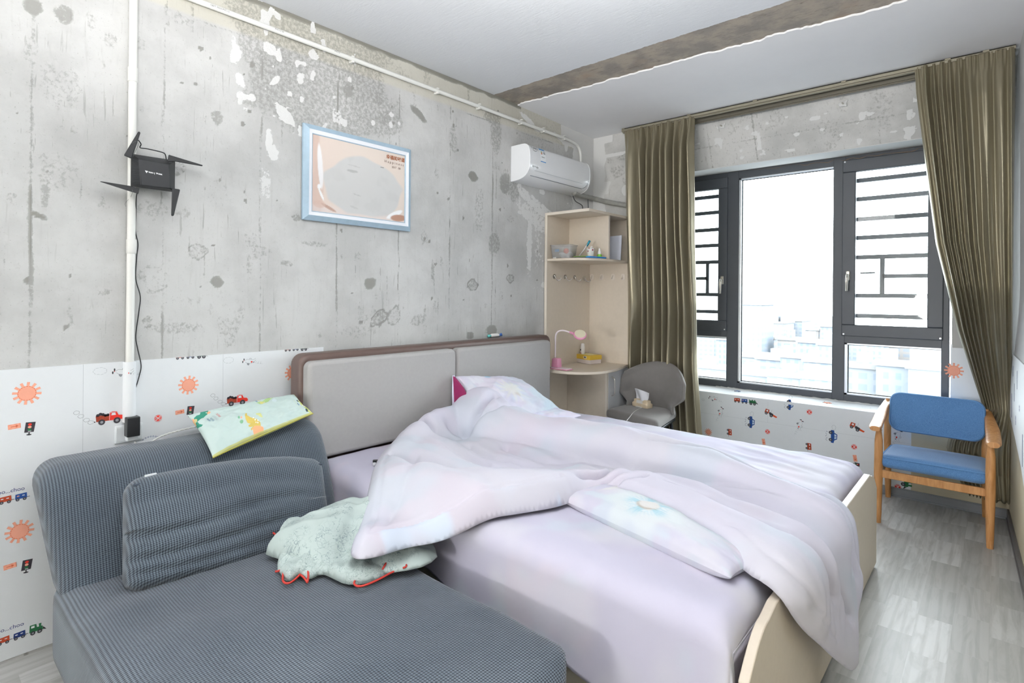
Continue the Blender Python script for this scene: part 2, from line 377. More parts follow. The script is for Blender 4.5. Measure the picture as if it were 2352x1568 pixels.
    for k in range(60):
        y0, z0, r = rng.uniform(.25, 3.5), rng.uniform(1.1, 2.75), rng.uniform(.004, .012); dk = np.maximum(dk, .8 * (np.hypot(Y - y0, (Z - z0) * rng.uniform(.6, 1.6)) < r))
    # smooth white plaster next to the corner; pale trowel strokes beside the cabinet
    pl = sst(3.86, 3.90, Y + .03 * vnoise(Z * 9, Y * 9, 61)) * sst(2.05, 2.12, Z + .04 * vnoise(Y * 14, Z * 3, 62)); pl = np.maximum(pl, sst(3.70, 3.74, Y + .02 * vnoise(Z * 20, Y, 63)) * sst(2.60, 2.64, Z))
    wh = np.maximum(wh, pl)
    wh = np.maximum(wh, .62 * sst(3.1, 3.2, Y) * (Z < 2.2) * sst(-.1, .6, vnoise(Y * 5 + Z * 12, Z * 2.5, 64)))
    dk = np.maximum(dk, .25 * sst(3.0, 3.2, Y) * (Z > 2.2))
    return dk, wh, wm
wall_left, _ = wear_wall('wall_left', M_conc, ys, zs, lambda U, V: np.stack([U * 0, U, V], -1), left_feats)
tag(wall_left, kind='structure')
_b = MB(); _b.box((-0.22, -9.1, -0.1), (-0.012, YP + 0.9, ZC + 0.2)); _b.build('masonry', M_conc, wall_left)

# ---- window wall with the pier in the corner
WX0, WX1, WZ0, WZ1, YW = 0.42, 2.503, 0.557, 2.435, 4.80         # opening, frame plane
def back_feats(U, V):
    dk = np.zeros(U.shape); wh = np.zeros(U.shape); wm = np.zeros(U.shape)
    dk = np.maximum(dk, .30 * sst(.35, .8, fbm(U * 6, V * 6, 71))); dk = np.maximum(dk, .45 * np.exp(-((V - 2.565 - .004 * vnoise(U * 6, U * 0, 3)) / .005) ** 2))
    for x0 in (.98, 1.33, 2.12): dk = np.maximum(dk, .6 * np.exp(-((U - x0) / .006) ** 2) * (V > 2.4))
    for x0, z0, a, bb in ((1.05, 2.60, .03, .025), (1.75, 2.63, .05, .02), (1.36, 2.55, .02, .05), (1.62, 2.55, .03, .015), (1.9, 2.5, .02, .012), (2.2, 2.47, .03, .01)):
        wh = np.maximum(wh, .95 * (1 - sst(.5, 1.1, np.hypot((U - x0) / a, (V - z0) / bb))))
    wh = np.maximum(wh, .75 * sst(.62, .85, fbm(U * 14, V * 20, 73, 2)))
    return dk, wh, wm
b = MB()
ZB0 = 2.408
def beam_y(z): return 4.45 - (z - ZB0) / (ZC - ZB0) * .185       # the raw beam over the window leans into the room at its top
xs_ = np.arange(.36, 2.831, .012); zt = np.arange(ZB0, ZC + .001, .012)
wall_back, _ = wear_wall('wall_back', M_conc2, xs_, np.concatenate([zt, [ZC]]), lambda U, V: np.stack([U, beam_y(V), V], -1), back_feats)
tag(wall_back, kind='structure')
b = MB()
b.prism([(beam_y(ZB0) + .002, ZB0), (YW + .07, ZB0 + .032), (5.0, ZB0 + .032), (5.0, ZC + .1), (beam_y(ZC) + .002, ZC)], 'x', .36, 2.85); b.box((0.36, YB, -.05), (2.85, 5.0, WZ0 - .02)); b.box((.36, YB, WZ0 - .02), (WX0, 5.0, ZB0 + .05)); b.box((WX1, YB, WZ0 - .02), (2.85, 5.0, ZB0 + .05))
M_wallR = plain('raw_plaster', '#b3b2ae', .9, var=.12, scale=6, bump=.3, bscale=60)
M_cream = plain('cream_wall_paint', '#c9bfa5', .85, var=.05)
M_white_plaster = plain('white_plaster', '#d6d6d4', .9, var=.05, scale=4, bump=.12, bscale=50)
b.build('surround', M_wallR, wall_back)
b = MB(); b.box((0.36, YB - .004, 0.0), (2.80, YB + .004, WZ0 - .03)); b.build('painted_dado', M_cream, wall_back)
b = MB(); b.prism([(beam_y(ZB0) + .001, ZB0 - .006), (YW + .06, ZB0 + .025), (YW + .06, ZB0 + .031), (beam_y(ZB0) + .001, ZB0 - .0005)], 'x', .361, 2.83); b.build('soffit', M_white_plaster, wall_back)
M_foam = plain('dried_foam', '#b98f5e', .9, var=.25, scale=30, bump=.6, bscale=60)
b = MB(); G = []
for k in range(60):
    x = 1.02 + k * (2.40 - 1.02) / 59; r = (.013 + .006 * vnoise(k * .45, 0, 3)) * min(1, .35 + k / 40); G.append([(x, YW - .03 - .004, ZB0 + .022 - r + r * math.cos(a)) if True else 0 for a in (0, 1, 2, 3.14)])
b.grid(np.array([[(p[0], p[1] + .012 * math.sin(j), p[2]) for j, p in enumerate(g)] for g in G])); b.build('foam_bead', M_foam, wall_back, smooth=True)

def pier_feats(U, V):
    dk = np.zeros(U.shape); wh = np.zeros(U.shape); wm = np.zeros(U.shape)
    wh = np.maximum(wh, 1 - sst(.115, .135, U + .02 * vnoise(V * 14, U * 9, 81) + .05 * (np.abs(V - 2.31) < .06) * -1))
    wh = np.maximum(wh, sst(2.675, 2.70, V - .10 * U + .01 * vnoise(U * 20, V * 3, 82)) * (V < 2.70 + .1) * (U < .2)); wh = np.maximum(wh, .9 * (np.abs(V - (2.585 + .03 * U)) < .014))
    wh = np.maximum(wh, .9 * (1 - sst(.6, 1.1, np.hypot((U - .33) / .05, (V - 2.27) / .06)))); dk = np.maximum(dk, .4 * sst(.3, .8, fbm(U * 9, V * 9, 83)))
    return dk, wh, wm
wall_pier, _ = wear_wall('wall_pier', M_conc2, np.arange(0, .3601, .01), np.concatenate([[0, .6, 1.2, 1.9], np.arange(1.98, ZC, .01), [ZC]]), lambda U, V: np.stack([U, U * 0 + YP, V], -1), pier_feats)
tag(wall_pier, kind='structure')
b = MB(); b.box((-.02, YP + .004, -.05), (.36, 4.99, ZC + .05)); b.build('pier_core', M_wallR, wall_pier)

# ---- right wall, the walls behind the camera, floor, ceiling
b = MB(); y0, y1 = -9.1, YB + .35
b.add([(rwx(y0), y0, 0), (rwx(y1), y1, 0), (rwx(y1), y1, ZC + .05), (rwx(y0), y0, ZC + .05), (rwx(y0) + .15, y0, 0), (rwx(y1) + .15, y1, 0), (rwx(y1) + .15, y1, ZC + .05), (rwx(y0) + .15, y0, ZC + .05)],
      [(0, 1, 2, 3), (7, 6, 5, 4), (0, 4, 5, 1), (3, 2, 6, 7), (0, 3, 7, 4), (1, 5, 6, 2)])
wall_right = b.build('wall_right', plain('grey_plaster_wall', '#c0c0bf', .85, var=.1, scale=5, bump=.25, bscale=40)); tag(wall_right, kind='structure')
b = MB(); b.add([(rwx(y0) - .001, y0, 0), (rwx(YB) - .001, YB, 0), (rwx(YB) - .001, YB, .98), (rwx(y0) - .001, y0, .98)], [(0, 1, 2, 3)]); b.build('painted_dado', M_cream, wall_right)
b = MB(); b.box((-.2, -9.15, 0), (3.6, -9.0, ZC + .05)); wall_rear = b.build('wall_rear', M_white_plaster); tag(wall_rear, kind='structure')

m, t, p = base_mat('grey_wood_vinyl', .34, 0, .45)                # floor: blocks of grey plank print
v = t.mapping(t.coord(), (1, 1, 1), (0, 0, math.radians(90)))
br = t.new('ShaderNodeTexBrick', offset=.37, offset_frequency=2, squash=1.0)
t.l.new(v, br.inputs['Vector']); br.inputs['Scale'].default_value = 1.0; br.inputs['Brick Width'].default_value = .33; br.inputs['Row Height'].default_value = .118
br.inputs['Mortar Size'].default_value = .0006; br.inputs['Color1'].default_value = (0, 0, 0, 1); br.inputs['Color2'].default_value = (1, 1, 1, 1); br.inputs['Mortar'].default_value = (.35, .35, .35, 1); br.inputs['Bias'].default_value = 0
wn = t.mapping(t.coord(), (9, 1.2, 1)); off = t.new('ShaderNodeVectorMath', operation='ADD'); t.l.new(wn, off.inputs[0]); sc = t.new('ShaderNodeVectorMath', operation='SCALE'); t.l.new(br.outputs[0], sc.inputs[0]); sc.inputs['Scale'].default_value = 17.0; t.l.new(sc.outputs[0], off.inputs[1])
gr = t.noise(off.outputs[0], 2.2, 6, .6, 1.6)
rings = t.new('ShaderNodeTexWave', wave_type='BANDS', bands_direction='X'); t.l.new(off.outputs[0], rings.inputs['Vector']); rings.inputs['Scale'].default_value = .8; rings.inputs['Distortion'].default_value = 5.5; rings.inputs['Detail'].default_value = 2.5; rings.inputs['Detail Scale'].default_value = .7
c = t.mix(t.ramp(br.outputs[0], .05, .95), lin('#b0afab'), lin('#cccbc8')); c = t.mix(t.math('MULTIPLY', t.ramp(gr, .42, .68), .5), c, lin('#96958f'))
c = t.mix(t.math('MULTIPLY', t.ramp(rings.outputs[0], .6, .95), .22), c, lin('#84837e'))
t.l.new(c, p.inputs['Base Color']); t.l.new(t.bump(gr, .06, .002), p.inputs['Normal'])
b = MB(); b.box((-.2, -9.1, -.12), (3.6, YB + .02, 0)); floor = b.build('floor', m); tag(floor, kind='structure')

m, t, p = base_mat('ceiling_paint', .9, 0, .2); v = t.coord(); sp = t.new('ShaderNodeSeparateXYZ'); t.l.new(v, sp.inputs[0])
c = t.mix(t.noise(v, 1.6, 4), lin('#d3d5d8'), lin('#dde0e3')); c = t.mix(t.math('MULTIPLY', t.ramp(t.noise(t.mapping(v, (6, 14, 1)), 2.4, 5, .7), .66, .72), .5), c, lin('#eceef0'))
yy = t.math('ADD', sp.outputs[1], t.math('MULTIPLY', t.math('SUBTRACT', t.noise(v, 22, 4, .6), .5), .030))
bare = t.ramp(yy, 2.893, 2.899)
n = t.noise(v, 7, 6, .65); n2 = t.noise(t.mapping(v, (5, 22, 1)), 3, 5, .7, 1.0)
cc = t.mix(t.ramp(n, .38, .62), lin('#aaa093'), lin('#918b84')); cc = t.mix(t.math('MULTIPLY', t.ramp(n2, .54, .7), .7), cc, lin('#6f6861')); cc = t.mix(t.math('MULTIPLY', t.ramp(t.noise(v, 4, 3), .55, .75), .5), cc, lin('#a58d78'))
t.l.new(t.mix(bare, c, cc), p.inputs['Base Color']); t.l.new(t.bump(n2, .3, .004), p.inputs['Normal'])
b = MB(); b.box((-.2, -9.15, ZC), (3.6, 5.0, ZC + .12)); ceiling = b.build('ceiling', m); tag(ceiling, kind='structure')
pts = []
for k in range(301):
    x = -.01 + k * 3.05 / 300; r = 3.165 + .028 * x + .022 * vnoise(x * 3.3, 0, 91) + .012 * vnoise(x * 14, 0, 92) + .008 * vnoise(x * 47, 0, 93); pts.append((x, r))
pts += [(3.04, YB + .3), (-.01, YB + .3)]
b = MB(); b.prism(pts, 'z', ZC2, ZC + .002); b.v = [(x, y, z if z > ZC else 2.791 - .026 * (y - 3.17) / 1.1) for x, y, z in b.v]; b.build('lowered_skim', plain('ceiling_skim', '#ebebec', .9, var=.05, scale=3, bump=.1, bscale=60), ceiling)

M_base = plain('grey_skirting', '#8d9093', .35, var=.1, scale=14)
b = MB(); b.box((.36, YB - .014, 0), (rwx(YB), YB - .003, .062)); b.box((.36, YB - .019, 0), (rwx(YB), YB - .012, .012)); b.box((.36, YB - .017, .052), (rwx(YB), YB - .012, .057)); o = b.build('baseboard_back', M_base, bevel=.002); tag(o, kind='structure')
b = MB(); y0, y1 = -8.9, YB - .02
for z0, z1, w in ((0, .066, .013), (0, .013, .018)):
    b.add([(rwx(y0) - w, y0, z0), (rwx(y1) - w, y1, z0), (rwx(y1) - .001, y1, z0), (rwx(y0) - .001, y0, z0), (rwx(y0) - w, y0, z1), (rwx(y1) - w, y1, z1), (rwx(y1) - .001, y1, z1), (rwx(y0) - .001, y0, z1)],
          [(0, 3, 2, 1), (4, 5, 6, 7), (0, 1, 5, 4), (1, 2, 6, 5), (2, 3, 7, 6), (3, 0, 4, 7)])
o = b.build('baseboard_right', plain('dark_skirting', '#6d6a69', .4), bevel=.002); tag(o, kind='structure')

# ------------------------------------------------------------------ window
M_frame = plain('anthracite_aluminium', '#43474d', .42, 0, .04, 30, .05, 300, .5)
M_gasket = plain('black_gasket', '#17191b', .6); M_alu = plain('bare_aluminium_edge', '#d8dde2', .3, .4, .02); M_nickel = plain('satin_nickel', '#c9c4bb', .28, .85, .03)
gm = bpy.data.materials.new('window_glass'); gm.use_nodes = True; t = NT(gm); t.n.clear(); out = t.new('ShaderNodeOutputMaterial'); tr = t.new('ShaderNodeBsdfTransparent'); tr.inputs[0].default_value = (.95, .97, .97, 1); gl = t.new('ShaderNodeBsdfGlossy'); gl.inputs['Roughness'].default_value = .02
fr = t.new('ShaderNodeFresnel'); fr.inputs[0].default_value = 1.45; mx = t.new('ShaderNodeMixShader'); t.l.new(t.math('MULTIPLY', fr.outputs[0], t.math('ADD', .6, t.math('MULTIPLY', t.noise(t.coord(), 3), .1))), mx.inputs[0]); t.l.new(tr.outputs[0], mx.inputs[1]); t.l.new(gl.outputs[0], mx.inputs[2]); t.l.new(mx.outputs[0], out.inputs[0])
win = thing('window_1', None, None, (1.45, YW, WZ0)); tag(win, kind='structure')
def W(b, name, mats, parent=win, **k): return b.build(name, mats, parent, world=True, **k)
F0, F1 = YW - .03, YW + .05
b = MB()
b.box((WX0, F0, WZ1 - .075), (2.482, F1, WZ1 - .008)); b.box((WX0, F0, .575), (2.482, F1, .642)); b.box((WX0 - .01, F0 - .0007, .574), (WX0 + .04, F1 + .0005, WZ1 - .007)); b.box((2.440, F0 - .0007, .574), (2.4825, F1 + .0005, WZ1 - .007))
b.box((.985, F0 - .0015, .5765), (1.080, F1 + .001, WZ1 - .0095)); b.box((1.783, F0 - .0015, .5765), (1.866, F1 + .001, WZ1 - .0095)); b.box((WX0 + .02, F0 + .001, 1.02), (.99, F1 - .001, 1.09)); b.box((1.86, F0 + .001, 1.025), (2.445, F1 - .001, 1.09))
W(b, 'window_frame', M_frame, bevel=.004)
b = MB(); b.box((WX0, YB + .1, .555), (WX1, YW + .05, .58)); W(b, 'sill_packing', M_white_plaster)
def leaf(name, x0, x1, z0, z1, gx0, gx1, gz0, gz1):
    s = MB(); y0, y1 = F0 - .016, F0 + .035
    s.box((x0, y0, gz1), (x1, y1, z1)); s.box((x0, y0, z0), (x1, y1, gz0)); s.box((x0, y0, gz0), (gx0, y1, gz1)); s.box((gx1, y0, gz0), (x1, y1, gz1))
    o = W(s, name, M_frame, bevel=.005)
    g = MB(); g.box((gx0 - .004, YW + .0, gz0 - .004), (gx1 + .004, YW + .006, gz1 + .004)); W(g, 'pane', gm, o)
    return o
sash_r = leaf('casement', 1.846, 2.450, 1.080, 2.392, 1.933, 2.362, 1.165, 2.300)
sash_l = leaf('casement', .430, .990, 1.072, 2.385, .515, .912, 1.160, 2.292)
def fixed(x0, x1, z0, z1):
    g = MB(); g.box((x0 - .005, YW + .01, z0 - .005), (x1 + .005, YW + .018, z1 + .005)); o = W(g, 'fixed_pane', gm)
    k = MB(); e = .016
    k.box((x0, YW - .026, z0), (x0 + e, YW + .03, z1)); k.box((x0, YW - .026, z0), (x1, YW + .03, z0 + e * .8)); k.box((x0, YW - .026, z1 - e * .8), (x1, YW + .03, z1))
    W(k, 'glazing_bead', M_alu, o)
    k = MB(); k.box((x0 + e, YW + .0, z0 + e * .8), (x0 + e + .006, YW + .012, z1)); k.box((x0 + e, YW, z0 + e * .8), (x1, YW + .012, z0 + e * .8 + .006)); k.box((x0 + e, YW, z1 - e * .8 - .005), (x1, YW + .012, z1 - e * .8)); W(k, 'gasket', M_gasket, o)
fixed(1.082, 1.782, .640, 2.362); fixed(1.866, 2.440, .640, 1.028); fixed(.46, .985, .640, 1.022)
def grille(x0, x1, free, handle_x):
    """security bars outside an opening leaf"""
    yb = YW + .085; zz = [on_y(1970, q, yb)[2] for q in (415.5, 458, 504, 546.4, 591, 678.7, 724.7)]
    for z in zz:
        k = MB(); k.box((x0 - .03, yb - .014, z - .0155), (x1 + .03, yb + .014, z + .0155)); W(k, 'grille_bar', M_frame)
    xv = x0 + (x1 - x0) * free
    k = MB(); k.box((xv - .015, yb - .011, zz[5]), (xv + .015, yb + .011, zz[4])); W(k, 'grille_bar', M_frame)
    zm = (zz[4] + zz[5]) / 2; k = MB()
    if free < .6: k.box((xv, yb - .011, zm - .0145), (x1 + .03, yb + .011, zm + .0145))
    else: k.box((x0 - .03, yb - .011, zm - .0145), (xv, yb + .011, zm + .0145))
    W(k, 'grille_bar', M_frame)
grille(1.95, 2.40, .30, 1.885); grille(.50, .915, .66, .95)
k = MB(); k.box((1.95, YW + .04, 1.545), (2.045, YW + .055, 1.557)); W(k, 'stay_rod', M_frame)
def handle(x, z):
    k = MB(); k.box((x - .014, F0 - .026, z - .035), (x + .014, F0 - .014, z + .035)); h = W(k, 'handle', M_nickel, bevel=.006)
    k = MB(); k.tube([(x, F0 - .02, z), (x, F0 - .052, z + .004), (x - .001, F0 - .056, z - .02), (x - .002, F0 - .056, z - .115)], [.010, .010, .011, .0095], 10); W(k, 'lever', M_nickel, h, smooth=True)
handle(1.888, 1.53); handle(.952, 1.505)
for x, z in ((1.862, 1.094), (2.436, 1.094), (1.862, 2.378), (.976, 1.085)):
    k = MB(); k.lathe([(.006, 0), (.006, .004), (.001, .006)], (x, F0 - .022, z), 'y', 10); W(k, 'corner_cap', M_alu)

# ------------------------------------------------------------------ city outside, its haze put into near-equal wall, window and roof greys
m, t, p = base_mat('haze_tinted_ground', .95, 0, 0); t.l.new(t.mix(t.noise(t.coord(), .02, 5), lin('#5a5e62'), lin('#5b5f63')), p.inputs['Base Color'])
b = MB(); b.box((-500, 40, -62), (400, 900, -60)); o = b.build('ground_exterior', m); tag(o, kind='structure')
def facade(name, wallc, winc, sx, sz):
    m, t, p = base_mat(name, .95, 0, 0); g = t.coord('Object'); br = t.new('ShaderNodeTexBrick', offset=0.0)
    cx = t.new('ShaderNodeSeparateXYZ'); t.l.new(g, cx.inputs[0]); cm = t.new('ShaderNodeCombineXYZ'); t.l.new(t.math('ADD', cx.outputs[0], cx.outputs[1]), cm.inputs[0]); t.l.new(cx.outputs[2], cm.inputs[1]); t.l.new(cm.outputs[0], br.inputs['Vector'])
    br.inputs['Scale'].default_value = 1; br.inputs['Brick Width'].default_value = sx; br.inputs['Row Height'].default_value = sz; br.inputs['Mortar Size'].default_value = sz * .24; br.inputs['Mortar Smooth'].default_value = .1
    br.inputs['Color1'].default_value = lin(winc); br.inputs['Color2'].default_value = lin(winc); br.inputs['Mortar'].default_value = lin(wallc); t.l.new(br.outputs[0], p.inputs['Base Color']); return m
FAC = [facade('haze_tinted_facade_cream', '#686b6e', '#5e646c', 3.4, 3.0), facade('haze_tinted_facade_blue', '#64686d', '#5a626b', 2.6, 3.1), facade('haze_tinted_facade_peach', '#6d6967', '#62676d', 4.4, 2.9)]
M_roof = plain('haze_tinted_roof', '#696968', .95, var=.03, spec=0)
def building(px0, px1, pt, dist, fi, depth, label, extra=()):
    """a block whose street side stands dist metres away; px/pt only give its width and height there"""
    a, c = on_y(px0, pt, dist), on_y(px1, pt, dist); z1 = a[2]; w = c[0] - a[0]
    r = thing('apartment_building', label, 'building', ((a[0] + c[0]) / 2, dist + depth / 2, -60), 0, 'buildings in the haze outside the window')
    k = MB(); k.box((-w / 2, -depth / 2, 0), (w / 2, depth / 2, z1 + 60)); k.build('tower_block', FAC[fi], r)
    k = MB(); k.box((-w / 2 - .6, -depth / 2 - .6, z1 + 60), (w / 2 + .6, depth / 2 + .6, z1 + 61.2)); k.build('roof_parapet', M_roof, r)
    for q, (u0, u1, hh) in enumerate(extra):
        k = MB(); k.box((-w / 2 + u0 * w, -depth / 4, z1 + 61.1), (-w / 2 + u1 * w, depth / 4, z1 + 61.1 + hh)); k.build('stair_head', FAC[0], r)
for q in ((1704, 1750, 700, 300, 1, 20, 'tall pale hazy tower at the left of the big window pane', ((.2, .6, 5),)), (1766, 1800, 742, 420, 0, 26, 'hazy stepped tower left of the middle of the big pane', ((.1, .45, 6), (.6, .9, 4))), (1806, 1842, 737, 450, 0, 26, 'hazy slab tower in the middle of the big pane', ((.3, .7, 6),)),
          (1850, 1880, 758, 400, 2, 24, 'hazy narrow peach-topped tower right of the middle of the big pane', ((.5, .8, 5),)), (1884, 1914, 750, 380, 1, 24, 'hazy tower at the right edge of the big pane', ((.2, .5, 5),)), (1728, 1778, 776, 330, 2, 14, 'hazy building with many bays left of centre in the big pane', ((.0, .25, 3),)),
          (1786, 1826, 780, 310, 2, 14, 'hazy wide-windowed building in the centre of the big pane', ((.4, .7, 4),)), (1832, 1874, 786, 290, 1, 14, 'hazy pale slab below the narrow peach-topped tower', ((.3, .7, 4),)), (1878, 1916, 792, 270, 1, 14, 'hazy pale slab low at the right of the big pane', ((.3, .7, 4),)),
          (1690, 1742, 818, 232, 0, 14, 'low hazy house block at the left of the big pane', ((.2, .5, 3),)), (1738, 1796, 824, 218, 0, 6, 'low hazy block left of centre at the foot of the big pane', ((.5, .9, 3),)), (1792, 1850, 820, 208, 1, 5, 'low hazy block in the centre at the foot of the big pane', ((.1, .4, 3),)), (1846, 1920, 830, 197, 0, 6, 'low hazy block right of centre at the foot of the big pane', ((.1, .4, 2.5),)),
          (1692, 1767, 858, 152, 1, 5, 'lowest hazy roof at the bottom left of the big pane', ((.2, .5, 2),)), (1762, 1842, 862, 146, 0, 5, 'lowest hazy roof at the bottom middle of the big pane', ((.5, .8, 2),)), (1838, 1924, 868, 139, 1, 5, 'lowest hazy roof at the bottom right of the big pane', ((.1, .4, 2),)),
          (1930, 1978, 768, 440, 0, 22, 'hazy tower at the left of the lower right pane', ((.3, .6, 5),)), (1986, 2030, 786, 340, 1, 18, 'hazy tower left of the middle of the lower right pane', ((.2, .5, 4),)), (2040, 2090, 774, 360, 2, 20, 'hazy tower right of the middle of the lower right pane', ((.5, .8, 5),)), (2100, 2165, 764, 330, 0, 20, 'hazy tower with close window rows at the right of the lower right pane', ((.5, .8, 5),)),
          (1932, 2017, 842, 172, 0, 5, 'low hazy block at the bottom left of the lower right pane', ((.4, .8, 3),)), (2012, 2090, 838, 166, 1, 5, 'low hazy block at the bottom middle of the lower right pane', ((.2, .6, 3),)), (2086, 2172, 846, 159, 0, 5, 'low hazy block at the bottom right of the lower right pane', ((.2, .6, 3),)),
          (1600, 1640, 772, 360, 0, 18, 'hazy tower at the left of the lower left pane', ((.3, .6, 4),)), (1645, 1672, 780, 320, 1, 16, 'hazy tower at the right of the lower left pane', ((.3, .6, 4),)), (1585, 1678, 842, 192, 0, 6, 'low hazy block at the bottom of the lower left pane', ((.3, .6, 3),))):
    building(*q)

# ================================================================== SOFA BED, BED AND BEDDING
def soft_box(size, r, n, shape=None):
    """rounded box as one clean mesh; shape(p) may bend the points. Returns vertices, faces"""
    sx, sy, sz = [q / 2 for q in size]; nx, ny, nz = n if isinstance(n, tuple) else (n, n, n); idx = {}; V = []; F = []
    def vid(i, j, k):
        q = (i, j, k)
        if q not in idx:
            p = np.array([-sx + 2 * sx * i / nx, -sy + 2 * sy * j / ny, -sz + 2 * sz * k / nz])
            c = np.array([np.clip(p[0], -sx + r, sx - r), np.clip(p[1], -sy + r, sy - r), np.clip(p[2], -sz + r, sz - r)]); d = p - c
            m = np.abs(d).max()
            if m > 1e-9: p = c + d / np.linalg.norm(d) * m
            idx[q] = len(V); V.append(p)
        return idx[q]
    for i in range(nx):
        for j in range(ny):
            F.append((vid(i, j, 0), vid(i, j + 1, 0), vid(i + 1, j + 1, 0), vid(i + 1, j, 0))); F.append((vid(i, j, nz), vid(i + 1, j, nz), vid(i + 1, j + 1, nz), vid(i, j + 1, nz)))
    for i in range(nx):
        for k in range(nz):
            F.append((vid(i, 0, k), vid(i + 1, 0, k), vid(i + 1, 0, k + 1), vid(i, 0, k + 1))); F.append((vid(i, ny, k), vid(i, ny, k + 1), vid(i + 1, ny, k + 1), vid(i + 1, ny, k)))
    for j in range(ny):
        for k in range(nz):
            F.append((vid(0, j, k), vid(0, j, k + 1), vid(0, j + 1, k + 1), vid(0, j + 1, k))); F.append((vid(nx, j, k), vid(nx, j + 1, k), vid(nx, j + 1, k + 1), vid(nx, j, k + 1)))
    V = np.array(V)
    if shape is not None: V = shape(V)
    return V, F

m, t, p = base_mat('grey_blue_knit', .8, 0, .3, .25)               # stretch cover with a raised diagonal dot knit
sp = t.new('ShaderNodeSeparateXYZ'); t.l.new(t.coord(), sp.inputs[0])
u = t.math('MULTIPLY', sp.outputs[1], 2 * math.pi / .0165); w = t.math('MULTIPLY', t.math('SUBTRACT', sp.outputs[2], sp.outputs[0]), 2 * math.pi / .0165)
k1 = t.math('MULTIPLY', t.math('SINE', t.math('ADD', u, w)), t.math('SINE', t.math('SUBTRACT', u, w)))
sgn = t.ramp(k1, -.45, .5)
big = t.noise(t.coord(), 2.2, 4); c = t.mix(t.ramp(big, .3, .7), lin('#525d67'), lin('#67727b'))
c = t.mix(sgn, lin('#29313b'), c); t.l.new(c, p.inputs['Base Color']); t.l.new(t.bump(sgn, .5, .003), p.inputs['Normal'])
M_knit = m
M_knit_side = plain('grey_blue_jersey', '#6c7884', .85, var=.12, scale=40, bump=.2, bscale=400, sheen=.2)

SOFA = (0.95, 0.83, 0)
sofa = thing('sofa_bed', 'low sofa bed in a grey blue knit cover along the concrete wall', 'sofa bed', SOFA)
def seat_shape(V):
    V = V.copy(); x, y, z = V[:, 0], V[:, 1], V[:, 2]
    V[:, 2] += (z > 0) * (.012 * np.cos(np.clip(x / .8, -1, 1) * 1.5) * np.cos(np.clip(y / .5, -1, 1) * 1.5) + .006 * fbm(x * 4, y * 4, 5))
    c = np.hypot(np.maximum(np.abs(x) - .62, 0) / .19, np.maximum(np.abs(y) - .30, 0) / .20)       # round the corners in plan
    f = np.where(c > 1, 1 / np.maximum(c, 1e-6), 1)
    px = np.sign(x) * np.where((np.abs(x) > .62) & (x > 0), .62 + (np.abs(x) - .62) * f, np.abs(x)); py = np.sign(y) * np.where((np.abs(y) > .30) & (x > 0.62), .30 + (np.abs(y) - .30) * f, np.abs(y))
    V[:, 0], V[:, 1] = px, py
    return V
V, F = soft_box((1.62, 1.0, .32), .07, (60, 40, 12), seat_shape)
b = MB(); b.add(V * np.array([1.005, .92, 1]) + np.array([.13, .020, .225]), F); b.build('seat', M_knit, sofa, smooth=True)
def back_shape(V):
    V = V.copy(); x, y, z = V[:, 0].copy(), V[:, 1].copy(), V[:, 2].copy(); h = (z + .22) / .44
    V[:, 0] = x - .19 * h * 1.0 + (x > 0) * (.02 * np.sin(h * 3.14) + .008 * fbm(y * 5, z * 5, 7) + .012 * vnoise(y * 3 + z * 3, z * 1.2, 9) * sst(0, .5, .3 - y))
    V[:, 1] += (.075 - .055 * h) * sst(-.1, -.5, y); V[:, 2] += (z > 0) * .012 * (sst(-.2, .5, y) + .4 * vnoise(y * 4, 0 * y, 3))
    return V
V, F = soft_box((.24, 1.09, .47), .085, (12, 50, 24), back_shape)
b = MB(); b.add(V + np.array([-.595, .045, .515]), F); b.build('backrest', M_knit, sofa, smooth=True)
M_dkp = plain('dark_plastic', '#26292c', .5)
for q in (-.5, .55): b = MB(); b.box((q, -.36, 0), (q + .05, .38, .07)); b.build('foot_rail', M_dkp, sofa, bevel=.006)

# loose back cushion leaning on the sofa's backrest
cus = thing('sofa_cushion', 'big slumped grey blue knit cushion leaning on the sofa backrest', 'cushion', (.53, .905, .515))
def cush_shape(V):
    V = V.copy(); x, y, z = V[:, 0].copy(), V[:, 1].copy(), V[:, 2].copy(); f = (x > 0) * sst(.36, .2, np.abs(y)) 
    cr = 0
    for z0, sl, a, wd in ((.00, .07, .016, .016), (-.075, .05, .014, .014), (-.13, .02, .01, .012), (.09, -.05, .008, .02)):
        cr = cr + a * np.exp(-((z - z0 - sl * y - .008 * np.sin(y * 9)) / wd) ** 2) * sst(.38, .1, y if z0 > -.1 else y * 1.0 + .1)
    V[:, 0] += (x > 0) * (.035 * np.cos(np.clip(y / .37, -1, 1) * 1.5) * np.cos(np.clip(z / .18, -1, 1) * 1.4) - cr + .006 * fbm(y * 6, z * 9, 13))
    V[:, 2] += (z > 0) * (.012 * np.cos(y * 7) - .015 * sst(.2, .36, y)) + .0 * y
    return V
V, F = soft_box((.13, .72, .375), .05, (10, 64, 44), cush_shape)
Mx = Matrix.Rotation(math.radians(-24), 4, 'Y') @ Matrix.Rotation(math.radians(-5.5), 4, 'X')
b = MB(); b.add([Mx @ Vector(q) for q in V], F); b.build('cushion_body', M_knit, cus, smooth=True)
path = [Mx @ Vector((.052, -.345 + .69 * k / 40, .158 + .012 * math.cos((-.345 + .69 * k / 40) * 7) - (.015 if k > 30 else 0) * min(1, (k - 30) / 8))) for k in range(41)]
b = MB(); b.tube(path, .0045, 6); b.build('seam', plain('dark_seam', '#39424e', .8), cus, smooth=True)
b = MB(); b.box((-.002, -.018, 0), (.004, .018, .012), M=Matrix.Translation(Mx @ Vector((.035, -.29, .172)))); b.build('care_label', plain('white_label', '#e8ecee', .7), cus)

